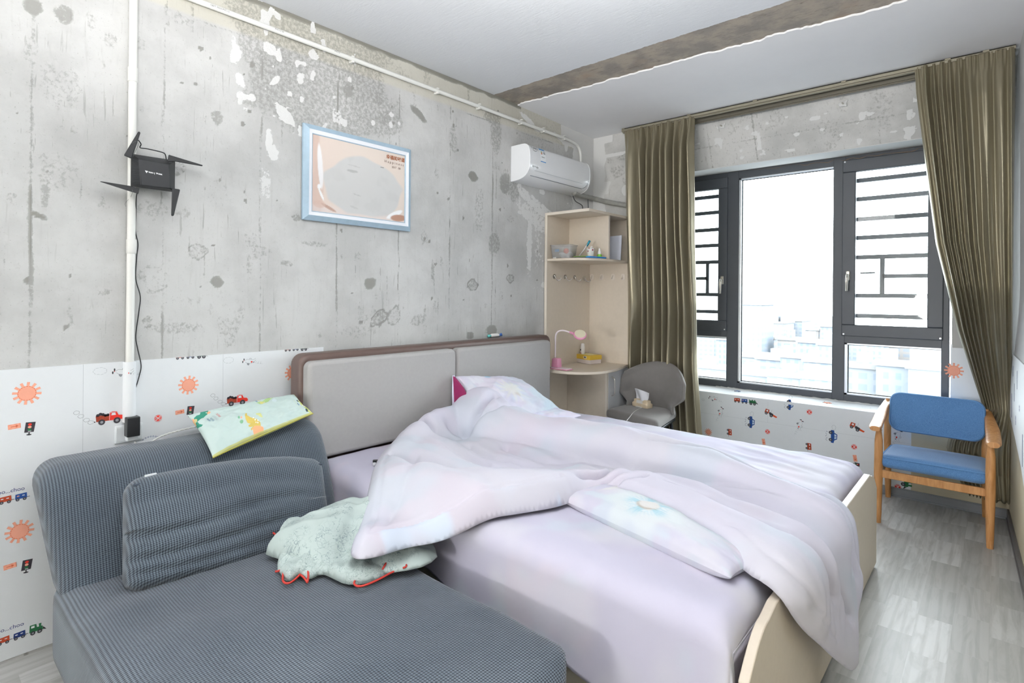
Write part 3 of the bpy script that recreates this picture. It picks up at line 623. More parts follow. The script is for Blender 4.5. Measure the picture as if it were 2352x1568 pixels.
# ------------------------------------------------------------------ bed
M_leather = plain('brown_leather', '#5e4c46', .42, 0, .12, 14, .12, 260)
M_greyfab = plain('light_grey_upholstery', '#a3a19f', .9, 0, .05, 60, .25, 700)
M_beech = plain('pale_laminate', '#d6cab9', .45, 0, .05, 40)
M_beech_edge = plain('pale_laminate_edge', '#ddd4c6', .45, 0, .03, 40)
M_board = plain('cream_bed_board', '#d9d2c3', .5, 0, .03, 20)
bed = thing('double_bed', 'double bed with grey padded headboard, brown leather surround and laminate footboard', 'bed', (1.2, 2.4, 0))
b = MB(); pts = [(q[0] + 2.395, q[1] + .53) for q in rrect(2.05, 1.06, .055)]; b.prism(pts, 'x', .03, .135); b.build('headboard_surround', M_leather, bed, bevel=.022, bseg=4, world=True)
for y0, y1 in ((1.388, 2.372), (2.380, 3.345)):
    w = y1 - y0; b = MB(); pts = [(q[0] + (y0 + y1) / 2, q[1] + .782) for q in rrect(w, .49, .035)]; b.prism(pts, 'x', .12, .195); b.build('headboard_pad', M_greyfab, bed, bevel=.02, bseg=4, world=True)
b = MB(); pts = [(1.432, .015), (1.432, .40)] + [(1.432 + .02 * k, .40 + .095 * math.sin(k / 8 * math.pi / 2)) for k in range(1, 9)] + [(1.66, .512), (3.16, .512)] + [(3.36 - .02 * k, .40 + .095 * math.sin(k / 8 * math.pi / 2)) for k in range(8, 0, -1)] + [(3.36, .40), (3.36, .015)]
b.prism(pts, 'x', 2.245, 2.272); b.build('footboard', M_beech, bed, bevel=.003, world=True)
for y0 in (1.462, 3.30):
    b = MB(); b.box((.13, y0, .03), (2.245, y0 + .022, .36)); b.build('side_board', M_board, bed, bevel=.003, world=True)
b = MB(); b.box((.14, 1.49, .22), (2.24, 3.30, .25)); b.build('slat_base', M_board, bed, world=True)
V, F = soft_box((2.00, 1.76, .245), .07, (20, 20, 8)); b = MB(); b.add(V + np.array([1.215, 2.40, .385]), F); mat = b.build('mattress', plain('white_ticking', '#e4e3e6', .85, bump=.1), smooth=True); tag(mat, 'white mattress on the double bed under the lilac sheet', 'mattress')

def marble(s, t, base=(.71, .685, .80)):
    """pale lilac cloth with washed-out clouds of white, blue and pink"""
    s = np.asarray(s); t = np.asarray(t); c = np.ones(s.shape + (3,)) * np.array(base); a = sst(-.1, .75, fbm(s * 3 + 4, t * 3, 101))[..., None]; c = c * (1 - a) + a * np.array([.76, .745, .82])
    a = .5 * sst(.25, .8, fbm(s * 4, t * 4 + 9, 105))[..., None]; c = c * (1 - a) + a * np.array([.66, .74, .82]); a = .5 * sst(.25, .8, fbm(s * 3.5 + 20, t * 3.5, 109))[..., None]; return c * (1 - a) + a * np.array([.78, .70, .79])
M_sheet = painted('lilac_sheet_cotton', .9, .08, 700); M_duvet = painted('lilac_duvet_cotton', .9, .06, 700); M_pcase = painted('printed_pillowcase', .9, .08, 600)

def wr(s, t):
    """slack wrinkles of the sheet"""
    w = .004 * fbm(s * 3, t * 5, 201) + .0030 * vnoise((s + .5 * t) * 16, (t - .6 * s) * 3.5, 203) * sst(.2, .6, vnoise(s * 2.1, t * 2.1, 204) + .45)
    r = sst(1.5, 1.9, s) * sst(2.35, 2.7, t); return w + r * .006 * vnoise((s * .35 + t) * 30, (s - t) * 3, 207)
sx = np.linspace(.19, 2.50, 165); q = np.concatenate([np.linspace(-.36, 0, 34)[:-1], np.linspace(0, 2.1, 130)])
Sg, Q = np.meshgrid(sx, q, indexing='ij')
hemz = np.interp(Sg, [0, .85, .92, 1.0, 1.1, 1.2, 1.39, 1.63, 1.74, 1.85, 2.0, 2.3], [.37, .36, .335, .305, .275, .25, .243, .232, .222, .19, .13, .08]) + .006 * vnoise(Sg * 9, Sg * 0, 31)
def drape(u, r, amax=1.5):
    """u>0 = cloth length past an edge: how far out and how far down it goes"""
    a = np.clip(u / r, 0, amax); L = np.maximum(u - r * amax, 0); return r * np.sin(a) + L * math.cos(amax), r * (1 - np.cos(a)) + L * math.sin(amax)
r = .075; yn, yf = 1.505, 3.26
un = np.clip(-Q, 0, None) / .36; ln = .04 + (.53 - hemz); ox, dn = drape(un * ln * 1.0, r)
uf = np.clip(Q - (yf - yn), 0, None); ofy, df = drape(uf, r)
Y = np.where(Q < 0, yn - ox, np.minimum(yn + Q, yf) + ofy)
us = np.clip(Sg - 2.155, 0, None); ofx, dx_ = drape(us, .07); X = np.minimum(Sg, 2.155) + ofx
Z = .530 - dn - np.minimum(df, .3) - dx_ * (1 - .55 * sst(0, .06, dn)) + wr(Sg, Y) * np.where(Q > 0, 1, .6)
Y = Y - np.where(Q < 0, un * (.012 + .014 * vnoise(Sg * 5.5, un * .6, 33) + .010 * vnoise(Sg * 13, un * .5, 34)) , 0)
Z = Z + .012 * np.exp(-((X - 1.2) / .8) ** 2 - ((Y - 2.6) / .8) ** 2); Y = np.where(Z < .46, np.minimum(Y, np.where(Q < 1, 1.452, 9)), Y)
b = MB(); b.grid(np.stack([X, Y, Z], -1)); sheet = b.build('bed_sheet', M_sheet, smooth=True, solid=.003); set_colors(sheet, marble(Sg * 1.3, Q * 1.3, (.66, .635, .765)) * .80)
tag(sheet, 'lilac bed sheet over the mattress hanging down the side next to the sofa', 'sheet')

# ------------------------------------------------------------------ duvet, heaped diagonally across the bed
XE, RR, TM = 2.215, .075, 1.38
def duvet_base(s, t):
    zb = .546 - .06 * (1 - sst(1.25, 1.52, t)); d = np.maximum(0, s - XE); th = np.minimum(d / RR, TM); L = d - RR * th
    return np.minimum(s, XE) + RR * np.sin(th) + L * np.cos(TM), t, zb - RR * (1 - np.cos(th)) - L * np.sin(TM), th
near = [(.215, 2.06), (.26, 1.86), (.36, 1.70), (.485, 1.575), (.722, 1.37), (.946, 1.185), (1.085, 1.05), (1.15, 1.035), (1.185, 1.10), (1.20, 1.22), (1.285, 1.344), (1.335, 1.468), (1.40, 1.591), (1.467, 1.743), (1.47, 1.86)]
knot = [(1.53, 1.92), (1.626, 1.925), (1.809, 1.88), (1.955, 1.82), (2.1, 1.755), (2.255, 1.645), (2.387, 1.750)]
tip = [(2.525, 1.93), (2.69, 2.14), (2.715, 2.20), (2.66, 2.24), (2.56, 2.424), (2.43, 2.515), (2.33, 2.56)]
far = [(2.25, 2.53), (2.16, 2.54), (2.04, 2.61), (1.859, 2.71), (1.552, 2.88), (1.177, 2.92), (.917, 2.88), (.75, 2.76), (.66, 2.62)]
top = [(.585, 2.549), (.36, 2.60), (.215, 2.55), (.205, 2.30)]
outline = smooth_poly(near + knot + tip + far + top, 2)
s, t, d, F = patch_mesh(outline, .0085, None)
def ridge(s, t, pl, hs, ws, p=2.0):
    dd, u = poly_dist(s, t, pl, False); n = len(pl); g = np.linspace(0, 1, n); return np.interp(u, g, np.broadcast_to(hs, (n,)) if np.ndim(hs) else [hs] * n) * (np.exp(-(dd / np.interp(u, g, ws if np.ndim(ws) else [ws] * n)) ** p) if p < 9 else np.sqrt(np.clip(1 - (dd / (1.28 * np.interp(u, g, ws if np.ndim(ws) else [ws] * n))) ** 2, 0, 1)) ** 1.15)
RA = [(.33, 2.42), (.578, 2.36), (.847, 2.38), (1.136, 2.43), (1.456, 2.435), (1.766, 2.39), (2.007, 2.33), (2.199, 2.27), (2.33, 2.25), (2.5, 2.27)]
RA2 = [(.9, 2.62), (1.2, 2.70), (1.55, 2.68), (1.85, 2.56), (2.08, 2.46), (2.25, 2.40), (2.45, 2.38)]
RE = [(.30, 2.35), (.31, 2.12), (.40, 1.86), (.54, 1.67), (.74, 1.48)]
RB = [(.72, 1.55), (.849, 1.42), (1.063, 1.451), (1.25, 1.60), (1.36, 1.75), (1.40, 1.99)]
RB2 = [(1.08, 1.14), (1.13, 1.30), (1.24, 1.44), (1.34, 1.62), (1.42, 1.83)]
RC = [(1.47, 2.08), (1.646, 2.04), (1.907, 1.95), (2.123, 1.87), (2.249, 1.83), (2.40, 1.92), (2.58, 2.06)]
RC2 = [(1.61, 2.17), (1.859, 2.12), (2.095, 2.04), (2.26, 1.98), (2.42, 2.06), (2.55, 2.15)]
RL = [(.40, 1.95), (.55, 1.75), (.70, 1.70), (.9, 1.70), (1.1, 1.74)]
V1 = [(.62, 1.90), (.964, 1.87), (1.145, 2.06), (1.23, 2.27), (1.456, 2.30), (1.571, 2.28), (1.833, 2.26), (2.049, 2.25), (2.186, 2.20), (2.36, 2.2)]
def soft_max(*a, k=85.0):
    a = np.stack(a); mx = a.max(0); return mx + np.log(np.exp(k * (a - mx)).sum(0)) / k
def duvet_h(s, t, d):
    body = .055 + 0 * d
    A = ridge(s, t, RA, [.20, .19, .185, .185, .185, .175, .155, .13, .09, .05], [.19, .16, .135, .125, .125, .12, .115, .11, .11, .11], 9)
    pil = .17 * np.exp(-(((s - .35) / .19) ** 2 + ((t - 2.45) / .24) ** 2))
    B = ridge(s, t, RB, [.10, .13, .13, .13, .125, .09], [.16, .2, .2, .18, .15, .09], 9); B2 = ridge(s, t, RB2, [.085, .095, .105, .095, .07], [.10, .12, .14, .13, .08], 9)
    Cc = ridge(s, t, RC, [.09, .12, .12, .11, .095, .07, .035], [.085, .115, .13, .14, .14, .13, .10], 9); C2 = ridge(s, t, RC2, [.085, .105, .10, .09, .075, .05], .085, 9); L = ridge(s, t, RL, [.07, .10, .10, .09, .05], [.14, .16, .15, .13, .1], 9)
    Ee = ridge(s, t, RE, [.19, .185, .135, .10, .085], [.12, .12, .13, .13, .13]); A2 = ridge(s, t, RA2, [.09, .105, .10, .09, .08, .06, .04], [.16, .17, .15, .12, .11, .10, .10], 9); h = soft_max(body, A2, A + pil * .5, B, B2, Cc, C2, L, Ee) - .02
    e = np.sqrt(np.clip(1 - (1 - np.minimum(d / .07, 1)) ** 2, 0, 1))
    h = h * e
    h = h - ridge(s, t, V1, [.0, .05, .085, .09, .085, .07, .055, .04, .02, .0], .026, 1.25) * sst(0, .05, d)
    for pl, a, w in (([(.34, 1.98), (.43, 1.99), (.50, 2.10), (.50, 2.26), (.46, 2.44)], .030, .024), ([(.40, 2.12), (.50, 2.2), (.58, 2.33), (.60, 2.46)], .022, .02), ([(.82, 2.15), (.98, 2.12), (1.10, 2.12), (1.225, 2.2)], .024, .022), ([(.66, 2.03), (.88, 1.98), (1.10, 2.03), (1.22, 2.14)], .014, .018),
                     ([(1.28, 1.98), (1.38, 2.06), (1.44, 2.16)], .03, .018), ([(1.43, 1.93), (1.47, 2.03), (1.47, 2.14)], .035, .016), ([(1.52, 1.98), (1.56, 2.06), (1.60, 2.10)], .028, .014), ([(1.55, 1.93), (1.59, 2.0), (1.66, 2.04)], .02, .012),
                     ([(1.60, 2.20), (1.85, 2.16), (2.10, 2.09), (2.26, 2.06), (2.42, 2.12), (2.54, 2.2)], .020, .016), ([(1.75, 2.05), (2.0, 1.99), (2.2, 1.93), (2.40, 2.0)], .012, .014),
                     ([(1.5, 2.40), (1.8, 2.42), (2.05, 2.36), (2.25, 2.29), (2.40, 2.28)], .014, .022), ([(1.2, 2.66), (1.6, 2.66), (1.95, 2.53), (2.2, 2.40), (2.45, 2.36)], .020, .020), ([(1.5, 2.78), (1.8, 2.68), (2.05, 2.54), (2.24, 2.46), (2.44, 2.43)], .018, .016), ([(1.0, 2.58), (1.3, 2.58), (1.6, 2.57), (1.9, 2.47), (2.15, 2.35), (2.40, 2.31)], .013, .016),
                     ([(.72, 1.62), (.86, 1.50), (1.0, 1.33), (1.1, 1.18)], .008, .03), ([(.55, 1.62), (.75, 1.60), (.95, 1.66)], .015, .025)):
        h = h - 2.2 * ridge(s, t, pl, a, w * .8, 1.2) * sst(0, .06, d)
    fine = .0075 * vnoise((t + .12 * s) * 17, (s - .1 * t) * 2.6, 301) + .0050 * vnoise((t + .25 * s) * 34, (s - .2 * t) * 4.5, 303) * sst(-.2, .5, vnoise(s * 3, t * 3, 304)) + .010 * fbm(s * 4.5, t * 4.5, 305)
    hem = np.exp(-((d - .062) / .009) ** 2) * (t < 1.83) * (s > .55) + .5 * np.exp(-((d - .045) / .008) ** 2) * (s > 1.55) * (t < 2.0)
    return np.maximum(h + fine * e - .011 * hem, .004)
h = duvet_h(s, t, d); x0, y0, z0, th = duvet_base(s, t)
hang = np.maximum(0, s - XE - .1); 
P = np.stack([x0 + h * np.sin(th) + hang * .02 * vnoise(t * 9, s * 2, 311), y0, z0 + h * np.cos(th)], -1)
b = MB(); b.add(P, F); o = duvet = b.build('duvet', M_duvet, smooth=True)
colr = marble(s, t, (.735, .715, .82)) * .80; fl = (d < .06) & (s < 1.5) & (s > 1.10) & (t < 1.75); e = (fl * .7 * sst(-.2, .4, vnoise(s * 12, t * 12, 315)))[:, None]
colr = colr * (1 - e) + e * np.array([.62, .72, .84]); set_colors(o, colr); clean_mesh(o, .0035)
q = o.modifiers.new('thickness', 'SOLIDIFY'); q.thickness = .012; q.offset = -1
tag(o, 'rumpled pale lilac duvet heaped across the bed and over the footboard', 'duvet')

# ------------------------------------------------------------------ pillows
def pillow(name, corners, thick, mat, color, nu=90, nv=56, bulge=(1, 1), pinch=.055, seed=0, label=None, cat='pillow', wrinkle=.006, up=None):
    """stuffed cushion spanned between four 3-D corners (u right, v up); colour(u, v) prints it. Returns object and the surface function"""
    A, B, Cq, D = [np.array(c, float) for c in corners]
    nrm = np.cross(B - A, D - A); nrm /= np.linalg.norm(nrm)
    if up is not None and nrm @ np.array(up) < 0: nrm = -nrm
    cen = (A + B + Cq + D) / 4
    def surf(u, v, side=1.0, off=0.0):
        u = np.asarray(u, float); v = np.asarray(v, float)
        ew = 4 * v * (1 - v); eh = 4 * u * (1 - u)
        uu = u + pinch * (.5 - u) * 2 * ew * (1 - eh) ** 2 * .5; vv = v + pinch * (.5 - v) * 2 * eh * (1 - ew) ** 2 * .5
        p = (A * ((1 - uu) * (1 - vv))[..., None] + B * (uu * (1 - vv))[..., None] + Cq * (uu * vv)[..., None] + D * ((1 - uu) * vv)[..., None])
        k = np.clip(ew * eh, 0, 1) ** .42; w = wrinkle * fbm(u * 7 + seed, v * 5, seed + 1, 3) * (k > 0) * np.minimum(1, k * 1.5)
        return p + nrm * (side * (thick / 2 * k + w * (side > 0)) + off * side)[..., None] if np.ndim(off) or True else p
    u = np.linspace(0, 1, nu); v = np.linspace(0, 1, nv); U, Vv = np.meshgrid(u, v, indexing='ij')
    b = MB(); b.grid(surf(U, Vv, 1.0)); b.grid(surf(U, Vv, -1.0)); o = b.build(name, mat, smooth=True)
    c = color(U, Vv).reshape(-1, 3); set_colors(o, np.concatenate([c, c]))
    if label: tag(o, label, cat)
    return o, surf
def lay(col, mask, rgb):
    m_ = np.asarray(mask, float)[..., None]; return col * (1 - m_) + m_ * np.array(rgb)
def daisy(col, U, V, cu, cv, r, ar, core=True, seed=0):
    """white and blue daisy print"""
    x, y = (U - cu) * ar, V - cv; rr = np.hypot(x, y) / r; a = np.arctan2(y, x)
    pet = .5 + .5 * np.cos(a * 7 + seed); m_ = (1 - sst(.75, 1.05, rr * (1.15 - .25 * pet))); col = lay(col, m_ * .85, (.80, .86, .88))
    blu = sst(.72, .2, rr) * sst(.3, .9, np.cos(a * 5 + seed * 2) * .5 + .5) * sst(.05, .3, rr); col = lay(col, blu * .9, (.42, .70, .80))
    ln = sst(.80, .97, np.abs(np.cos(a * 19 + 2 * vnoise(rr * 5, a * 2, 3)))) * sst(.62, .4, rr) * sst(.2, .3, rr); col = lay(col, ln * .6, (.40, .68, .80))
    if core:
        col = lay(col, 1 - sst(.22, .28, rr), (.82, .80, .78)); col = lay(col, .8 * np.exp(-((rr - .25) / .035) ** 2) * sst(-.2, .8, -np.sin(a) + .5 * vnoise(a * 9, rr * 9, 4)), (.48, .40, .32))
    return col
def pc1(U, V):
    c = marble(U * 1.2, V, (.70, .68, .80)); c = lay(c, .7 * sst(.3, .7, fbm(U * 4, V * 3, 401)), (.78, .79, .85)); c = lay(c, .85 * (1 - sst(.6, 1.1, np.hypot((U - .42) / .05, (V - .93) / .05))), (.36, .66, .84))
    x, y = (U - .50), (V - .55); a = np.arctan2(y, x * 1.4); rr = np.hypot(x * 1.4, y); c = lay(c, .5 * sst(.24, .05, rr * (1 + .35 * np.cos(a * 11))) , (.86, .85, .70)); c = lay(c, .7 * sst(.07, .02, np.hypot((x - .02) * 1.3, y + .12)), (.62, .56, .50))
    return .86 * lay(c, .6 * sst(.3, .7, U + V * -.6 + .3 * fbm(U * 5, V * 5, 405)) * sst(.55, .85, U), (.62, .80, .86))
pil, _ = pillow('pillow', [(.52, 2.36, .56), (.47, 3.10, .575), (.235, 2.86, .80), (.215, 2.34, .86)], .15, M_pcase, pc1, up=(1, 0, .5), wrinkle=.012, label='flower printed lilac pillow propped against the headboard, showing a magenta lining at one end')
b = MB(); b.add([(.225, 2.325, .865), (.245, 2.325, .60), (.44, 2.35, .60), (.30, 2.335, .80)], [(0, 1, 2, 3)]); b.build('lining', plain('magenta_lining', '#8c1d55', .7, var=.2, scale=40, bump=.3, bscale=50), pil, solid=.012)
b = MB(); b.tube([(.222, 2.322, .87), (.226, 2.318, .75), (.235, 2.318, .60)], [.008, .010, .010], 8); b.build('pillowcase_hem', plain('pale_lilac_hem', '#dcd9ec', .9), pil, smooth=True)
pillow('pillow', [(.66, 2.50, .55), (.62, 3.13, .555), (.30, 3.10, .575), (.30, 2.55, .575)], .09, M_pcase, lambda U, V: marble(U, V, (.68, .66, .80)), up=(0, 0, 1), label='plain lilac pillow lying flat under the propped flower printed pillow', wrinkle=.006)
def pc3(U, V):
    c = marble(U * 1.5, V, (.69, .675, .80)); c = lay(c, .8 * sst(.12, .3, U) * sst(.95, .7, U) * sst(.10, .28, V), (.79, .83, .87)); c = lay(c, .5 * sst(.2, .7, fbm(U * 6, V * 4, 411)), (.70, .82, .87)); c = daisy(c, U, V, .47, .50, .60, 2.6, seed=1)
    return lay(c, .6 * (1 - sst(.6, 1.1, np.hypot((U - .13) / .09, (V - .62) / .35))) * sst(-.2, .4, vnoise(U * 30, V * 8, 5)), (.84, .85, .80)) * .80
pillow('bolster_pillow', [(1.405, 1.80, .553), (2.155, 1.628, .553), (2.19, 1.77, .556), (1.50, 2.10, .556)], .125, M_pcase, pc3, nu=130, nv=50, up=(0, 0, 1), pinch=.03, label='long pillow with a pale blue daisy sticking out under the duvet', wrinkle=.004)

# black strip of a gadget poking out of the duvet
o_ = on_z(862, 1062, .545); g = thing('phone_stand', 'small black and white gadget poking out from the duvet edge near the headboard', 'gadget', tuple(o_))
b = MB(); R_ = Matrix.Rotation(math.radians(52), 4, 'Z'); b.box((-.012, -.01, .0), (.075, .01, .012), M=R_); b.build('black_bar', plain('gloss_black', '#101114', .25), g, bevel=.002)
b = MB(); b.box((-.012, -.012, -.012), (.004, .008, .004), M=R_); b.build('white_foot', plain('gloss_white', '#eef0f2', .3), g, bevel=.002)

# ================================================================== WALL-MOUNTED THINGS
M_pvc = plain('white_pvc', '#e3e3de', .38, 0, .02); M_print = plain('faint_print_ink', '#55585a', .6)
b = MB(); zt, zb = ZC - .002, 1.075; ypipe = float(on_x(301, 300, 0)[1])
b.tube([(.018, ypipe + .001, zt), (.018, ypipe, 2.2), (.018, ypipe - .001, 1.6), (.018, ypipe - .002, 1.05)], .0155, 14)
o = b.build('conduit_pipe', M_pvc, smooth=True, angle=60); tag(o, 'white plastic conduit running straight up the wall behind the router', 'pipe'); vp = o
for z in (2.27, 1.555):
    b = MB(); b.lathe([(.0165, -.03), (.0182, -.028), (.0182, .028), (.0165, .03)], (.018, ypipe, z), 'z', 16); b.build('coupling', M_pvc, vp, smooth=True, angle=40)
path = [on_x(x, y, .024) for x, y in ((415, -14), (459, 1), (730, 102), (983, 200), (1201, 279))] ; path = [(.024, p[1], 2.672 - .004 * (p[1] - 1)) for p in path] + [(.024, 3.72, 2.662), (.024, 3.86, 2.655), (.024, 3.925, 2.635), (.024, 3.955, 2.59), (.024, 3.965, 2.52), (.024, 3.968, 2.44)]
b = MB(); b.tube(curve_pts(path, 6), .0125, 12); o = b.build('conduit_pipe', M_pvc, smooth=True, angle=60); tag(o, 'white plastic conduit running below the ceiling and bending down to the air conditioner', 'pipe'); hp = o
for y in (1.72, 2.34, 2.72, 3.17, 3.44, 3.72):
    b = MB(); b.box((.0, y - .008, 2.647), (.039, y + .008, 2.6575)); b.box((0, y - .008, 2.676), (.039, y + .008, 2.684)); b.box((0, y - .008, 2.65), (.006, y + .008, 2.68)); b.build('pipe_clip', M_pvc, hp, bevel=.002)
def wall_text(txt, y, z, size, mat, name, parent, x=.002, bold=0.0, rot=0.0, sx=1.0):
    v, f = text_shape(txt, size, bold); b = MB(); c, s_ = math.cos(rot), math.sin(rot)
    b.add([(x, y + (p[0] * c * sx - p[1] * s_), z + (p[0] * s_ * sx + p[1] * c)) for p in v], f); return b.build(name, mat, parent, world=True)
for y, tx in ((1.02, 'GB/T 5023 PVC-U'), (1.30, 'PVC-U 20'), (1.62, 'PVC-U')):
    wall_text(tx, y, 2.671, .011, M_print, 'pipe_print', hp, x=.0372)

# ---- router
M_blk = plain('black_ribbed_plastic', '#1b1d20', .5, 0, .1, 60, .1, 300); M_blk2 = plain('black_plastic', '#121417', .42)
RO = on_x(351, 400, .05); rt = thing('wifi_router', 'black four-antenna router hung on the concrete wall over the white conduit', 'router', tuple(RO))
def RP(px, py, X): p = on_x(px, py, X); return (X - RO[0], p[1] - RO[1], p[2] - RO[2])
def body(corn, ins, x0, x1, mi=0):
    b = MB(); back = [RP(x, y, x0) for x, y in corn]; front = [RP(x, y, x1) for x, y in ins]
    b.add(back + front, [(3, 2, 1, 0), (4, 5, 6, 7), (0, 1, 5, 4), (1, 2, 6, 5), (2, 3, 7, 6), (3, 0, 4, 7)]); return b
body([(300, 352), (403, 368), (402, 442), (299, 428)], [(318, 365), (388, 377), (391, 433), (324, 425)], .034, .078).build('router_body', M_blk, rt, bevel=.003)
def antenna(pts, name='antenna'):
    b = MB(); q = [RP(x, y, .060) for x, y in pts]; r_ = [RP(x, y, .086) for x, y in pts]; n = len(q)
    b.add(q + r_, [tuple(range(n))[::-1], tuple(range(n, 2 * n))] + [(i, (i + 1) % n, n + (i + 1) % n, n + i) for i in range(n)]); return b.build(name, M_blk2, rt, bevel=.004)
antenna([(284, 357), (318, 301), (323, 304), (303, 365)]); antenna([(387, 355), (466, 379), (465, 382), (403, 371), (384, 372)]); antenna([(229, 417), (232, 416), (300, 427), (320, 433), (318, 445), (300, 440)]); antenna([(395, 432), (414, 435), (399, 496), (393, 496)])
for k in range(14):
    b = MB(); u = k / 13; a, c = RP(319 + 62 * u, 353.5 + 10 * u, .06), RP(322 + 62 * u, 365 + 10 * u, .077); b.tube([a, c], .0012, 4); 
b = MB()
for k in range(16):
    z = k / 15; a, c = RP(303.5 + 1 * z, 364 + 58 * z, .052), RP(317.5 + 4 * z, 371 + 50 * z, .075); b.tube([a, c], .0011, 4)
b.build('vent_ribs', plain('dark_grey_rib', '#2c3136', .5), rt)
M_wht = plain('white_ink', '#f2f3f4', .5, var=0)
def rtext(txt, px, py, size, name):
    v, f = text_shape(txt, size, .0006); c = RP(px, py, .0795); rot = math.radians(-5); b = MB()
    b.add([(c[0], c[1] + p[0] * math.cos(rot) - p[1] * math.sin(rot), c[2] + p[0] * math.sin(rot) + p[1] * math.cos(rot)) for p in v], f); b.build(name, M_wht, rt)
rtext('千兆易展', 347, 396.5, .0046, 'logo'); rtext('|', 355, 398, .0075, 'logo'); rtext('TP-LINK', 365.5, 399.5, .0062, 'logo')
c = RP(336.5, 394, .0795); b = MB(); b.add([(c[0], c[1] - .006, c[2] + .004), (c[0], c[1] + .006, c[2] + .003), (c[0], c[1], c[2] - .006)], [(0, 1, 2)]); b.build('logo', M_wht, rt)
b = MB(); b.tube(curve_pts([RP(318, 322, .08), RP(324, 331, .07), RP(322, 339, .065), RP(340, 342, .055), RP(370, 349, .055), RP(379, 354, .055), RP(382, 366, .05)], 8), .0022, 8); b.build('network_cable', M_blk2, rt, smooth=True)
M_wire = plain('grey_wire', '#5d5f60', .5); b = MB(); b.tube(curve_pts([RP(303, 329, .085), RP(312, 325, .089), RP(318, 331, .085), RP(312, 345, .07), RP(305, 361, .06)], 6), .0008, 5); b.build('tie_wire', M_wire, rt, smooth=True); b = MB(); b.tube(curve_pts([RP(302, 432, .08), RP(304, 440, .086), RP(300, 452, .03), RP(288, 466, .03), RP(289, 474, .03)], 6), .0006, 5); b.build('tie_wire', M_wire, rt, smooth=True)
# ---- plug adapter with its lead up to the router, socket, white cord
AD = on_x(301, 977, .02); ad = thing('power_adapter', 'black plug adapter in the wall socket below the router', 'adapter', (0.012, AD[1], AD[2]))
b = MB(); b.box((.004, -.0235, -.040), (.046, .0235, .040)); b.build('adapter_body', M_blk2, ad, bevel=.003)
lead = [on_x(x, y, X) - np.array([.012, AD[1], AD[2]]) for x, y, X in ((301, 950, .03), (301, 938, .03), (304, 920, .02), (312, 890, .012), (320, 862, .012), (324, 838, .012), (316, 800, .012), (312, 770, .012), (319, 715, .012), (322, 680, .012), (312, 640, .012), (314, 590, .012), (317, 560, .012), (311, 530, .012), (312, 490, .02), (313, 455, .035), (315, 443, .05))]
b = MB(); b.tube(curve_pts(lead, 6), .0021, 7); b.build('lead', M_blk2, ad, smooth=True); b = MB(); b.tube([(.018, 0, .040), (.018, 0, .060)], [.0045, .003], 10); b.build('strain_relief', M_blk2, ad, smooth=True)
M_socket = plain('white_socket_plastic', '#e4e8ea', .35, 0, .02)
so = thing('wall_socket', 'white double wall socket plate above the sofa backrest', 'socket', (.004, .686, .777)); b = MB(); b.box((0, -.050, -.036), (.010, .050, .036)); b.build('socket_plate', M_socket, so, bevel=.003)
for q in (-.025, .025): b = MB(); b.box((.009, q - .021, -.029), (.012, q + .021, .029)); b.build('socket_insert', M_socket, so, bevel=.001)
b = MB(); b.box((.008, -.020, -.018), (.036, .022, .012)); o = b.build('white_plug', M_socket, bevel=.006); o.location = (.004, .690, .748); 
cord = [(.036, .70, .742), (.040, .712, .722), (.038, .740, .722), (.034, .80, .748), (.032, .88, .760), (.030, .98, .766), (.03, 1.10, .77)]; cord = [np.array(q) for q in cord]
M_cord = plain('white_twisted_cord', '#dcdcd8', .6); b2 = MB(); cc_ = curve_pts(cord, 14); 
for ph in (0, math.pi):
    b2.tube([(q[0] + .0022 * math.cos(k * 1.1 + ph), q[1], q[2] + .0022 * math.sin(k * 1.1 + ph)) for k, q in enumerate(cc_)], .0026, 6)
e_ = thing('extension_lead', 'white twisted power cord plugged in below the adapter and lying along the sofa top', 'cord', (.004, .69, .765)); put(o, e_); o.location = (0, 0, 0); b2.build('flex', M_cord, e_, smooth=True, world=True)

# ---- framed print
pf = thing('framed_picture', 'pale pink print in a white and blue wooden frame on the concrete wall', 'picture', (.004, 1.79, 2.0)); PW, PH = .700, .502
M_bluew = plain('washed_blue_wood', '#9fb6c6', .55, 0, .14, 30, .15, 200); M_whw = plain('white_frame_wood', '#eef0f5', .5, 0, .02)
def frame_ring(o0, o1, prof, name, mat, parent):
    """mitred moulding between two half-sizes; prof = depth at outer and inner edge"""
    b = MB(); (a, c), (d, e) = o0, o1; V = [(prof[0], -a, -c), (prof[0], a, -c), (prof[0], a, c), (prof[0], -a, c), (prof[1], -d, -e), (prof[1], d, -e), (prof[1], d, e), (prof[1], -d, e)]
    V += [(0, v[1], v[2]) for v in V]
    F = [];
    for i in range(4):
        j = (i + 1) % 4; F += [(i, j, 4 + j, 4 + i), (8 + i, 8 + j, j, i), (4 + i, 4 + j, 12 + j, 12 + i)]
    b.add(V, F); return b.build(name, mat, parent)
hw, hh = PW / 2, PH / 2
frame_ring((hw, hh), (hw - .026, hh - .026), (.014, .030), 'outer_moulding', M_bluew, pf); frame_ring((hw - .026, hh - .026), (hw - .046, hh - .046), (.028, .022), 'white_moulding', M_whw, pf); frame_ring((hw - .046, hh - .046), (hw - .050, hh - .050), (.024, .020), 'inner_bead', M_bluew, pf)
iw, ih = hw - .050, hh - .050; nu, nv = 150, 104; U, V_ = np.meshgrid(np.linspace(-iw, iw, nu), np.linspace(-ih, ih, nv), indexing='ij'); u, v = (U + iw) / (2 * iw), (V_ + ih) / (2 * ih)
col = np.ones(u.shape + (3,)) * np.array([.72, .63, .56]); col = lay(col, sst(.5, .1, u) * .35, (.72, .58, .52)); col = lay(col, sst(.10, .07, u - .02 * np.sin(v * 5)) * .8, (.62, .46, .39))
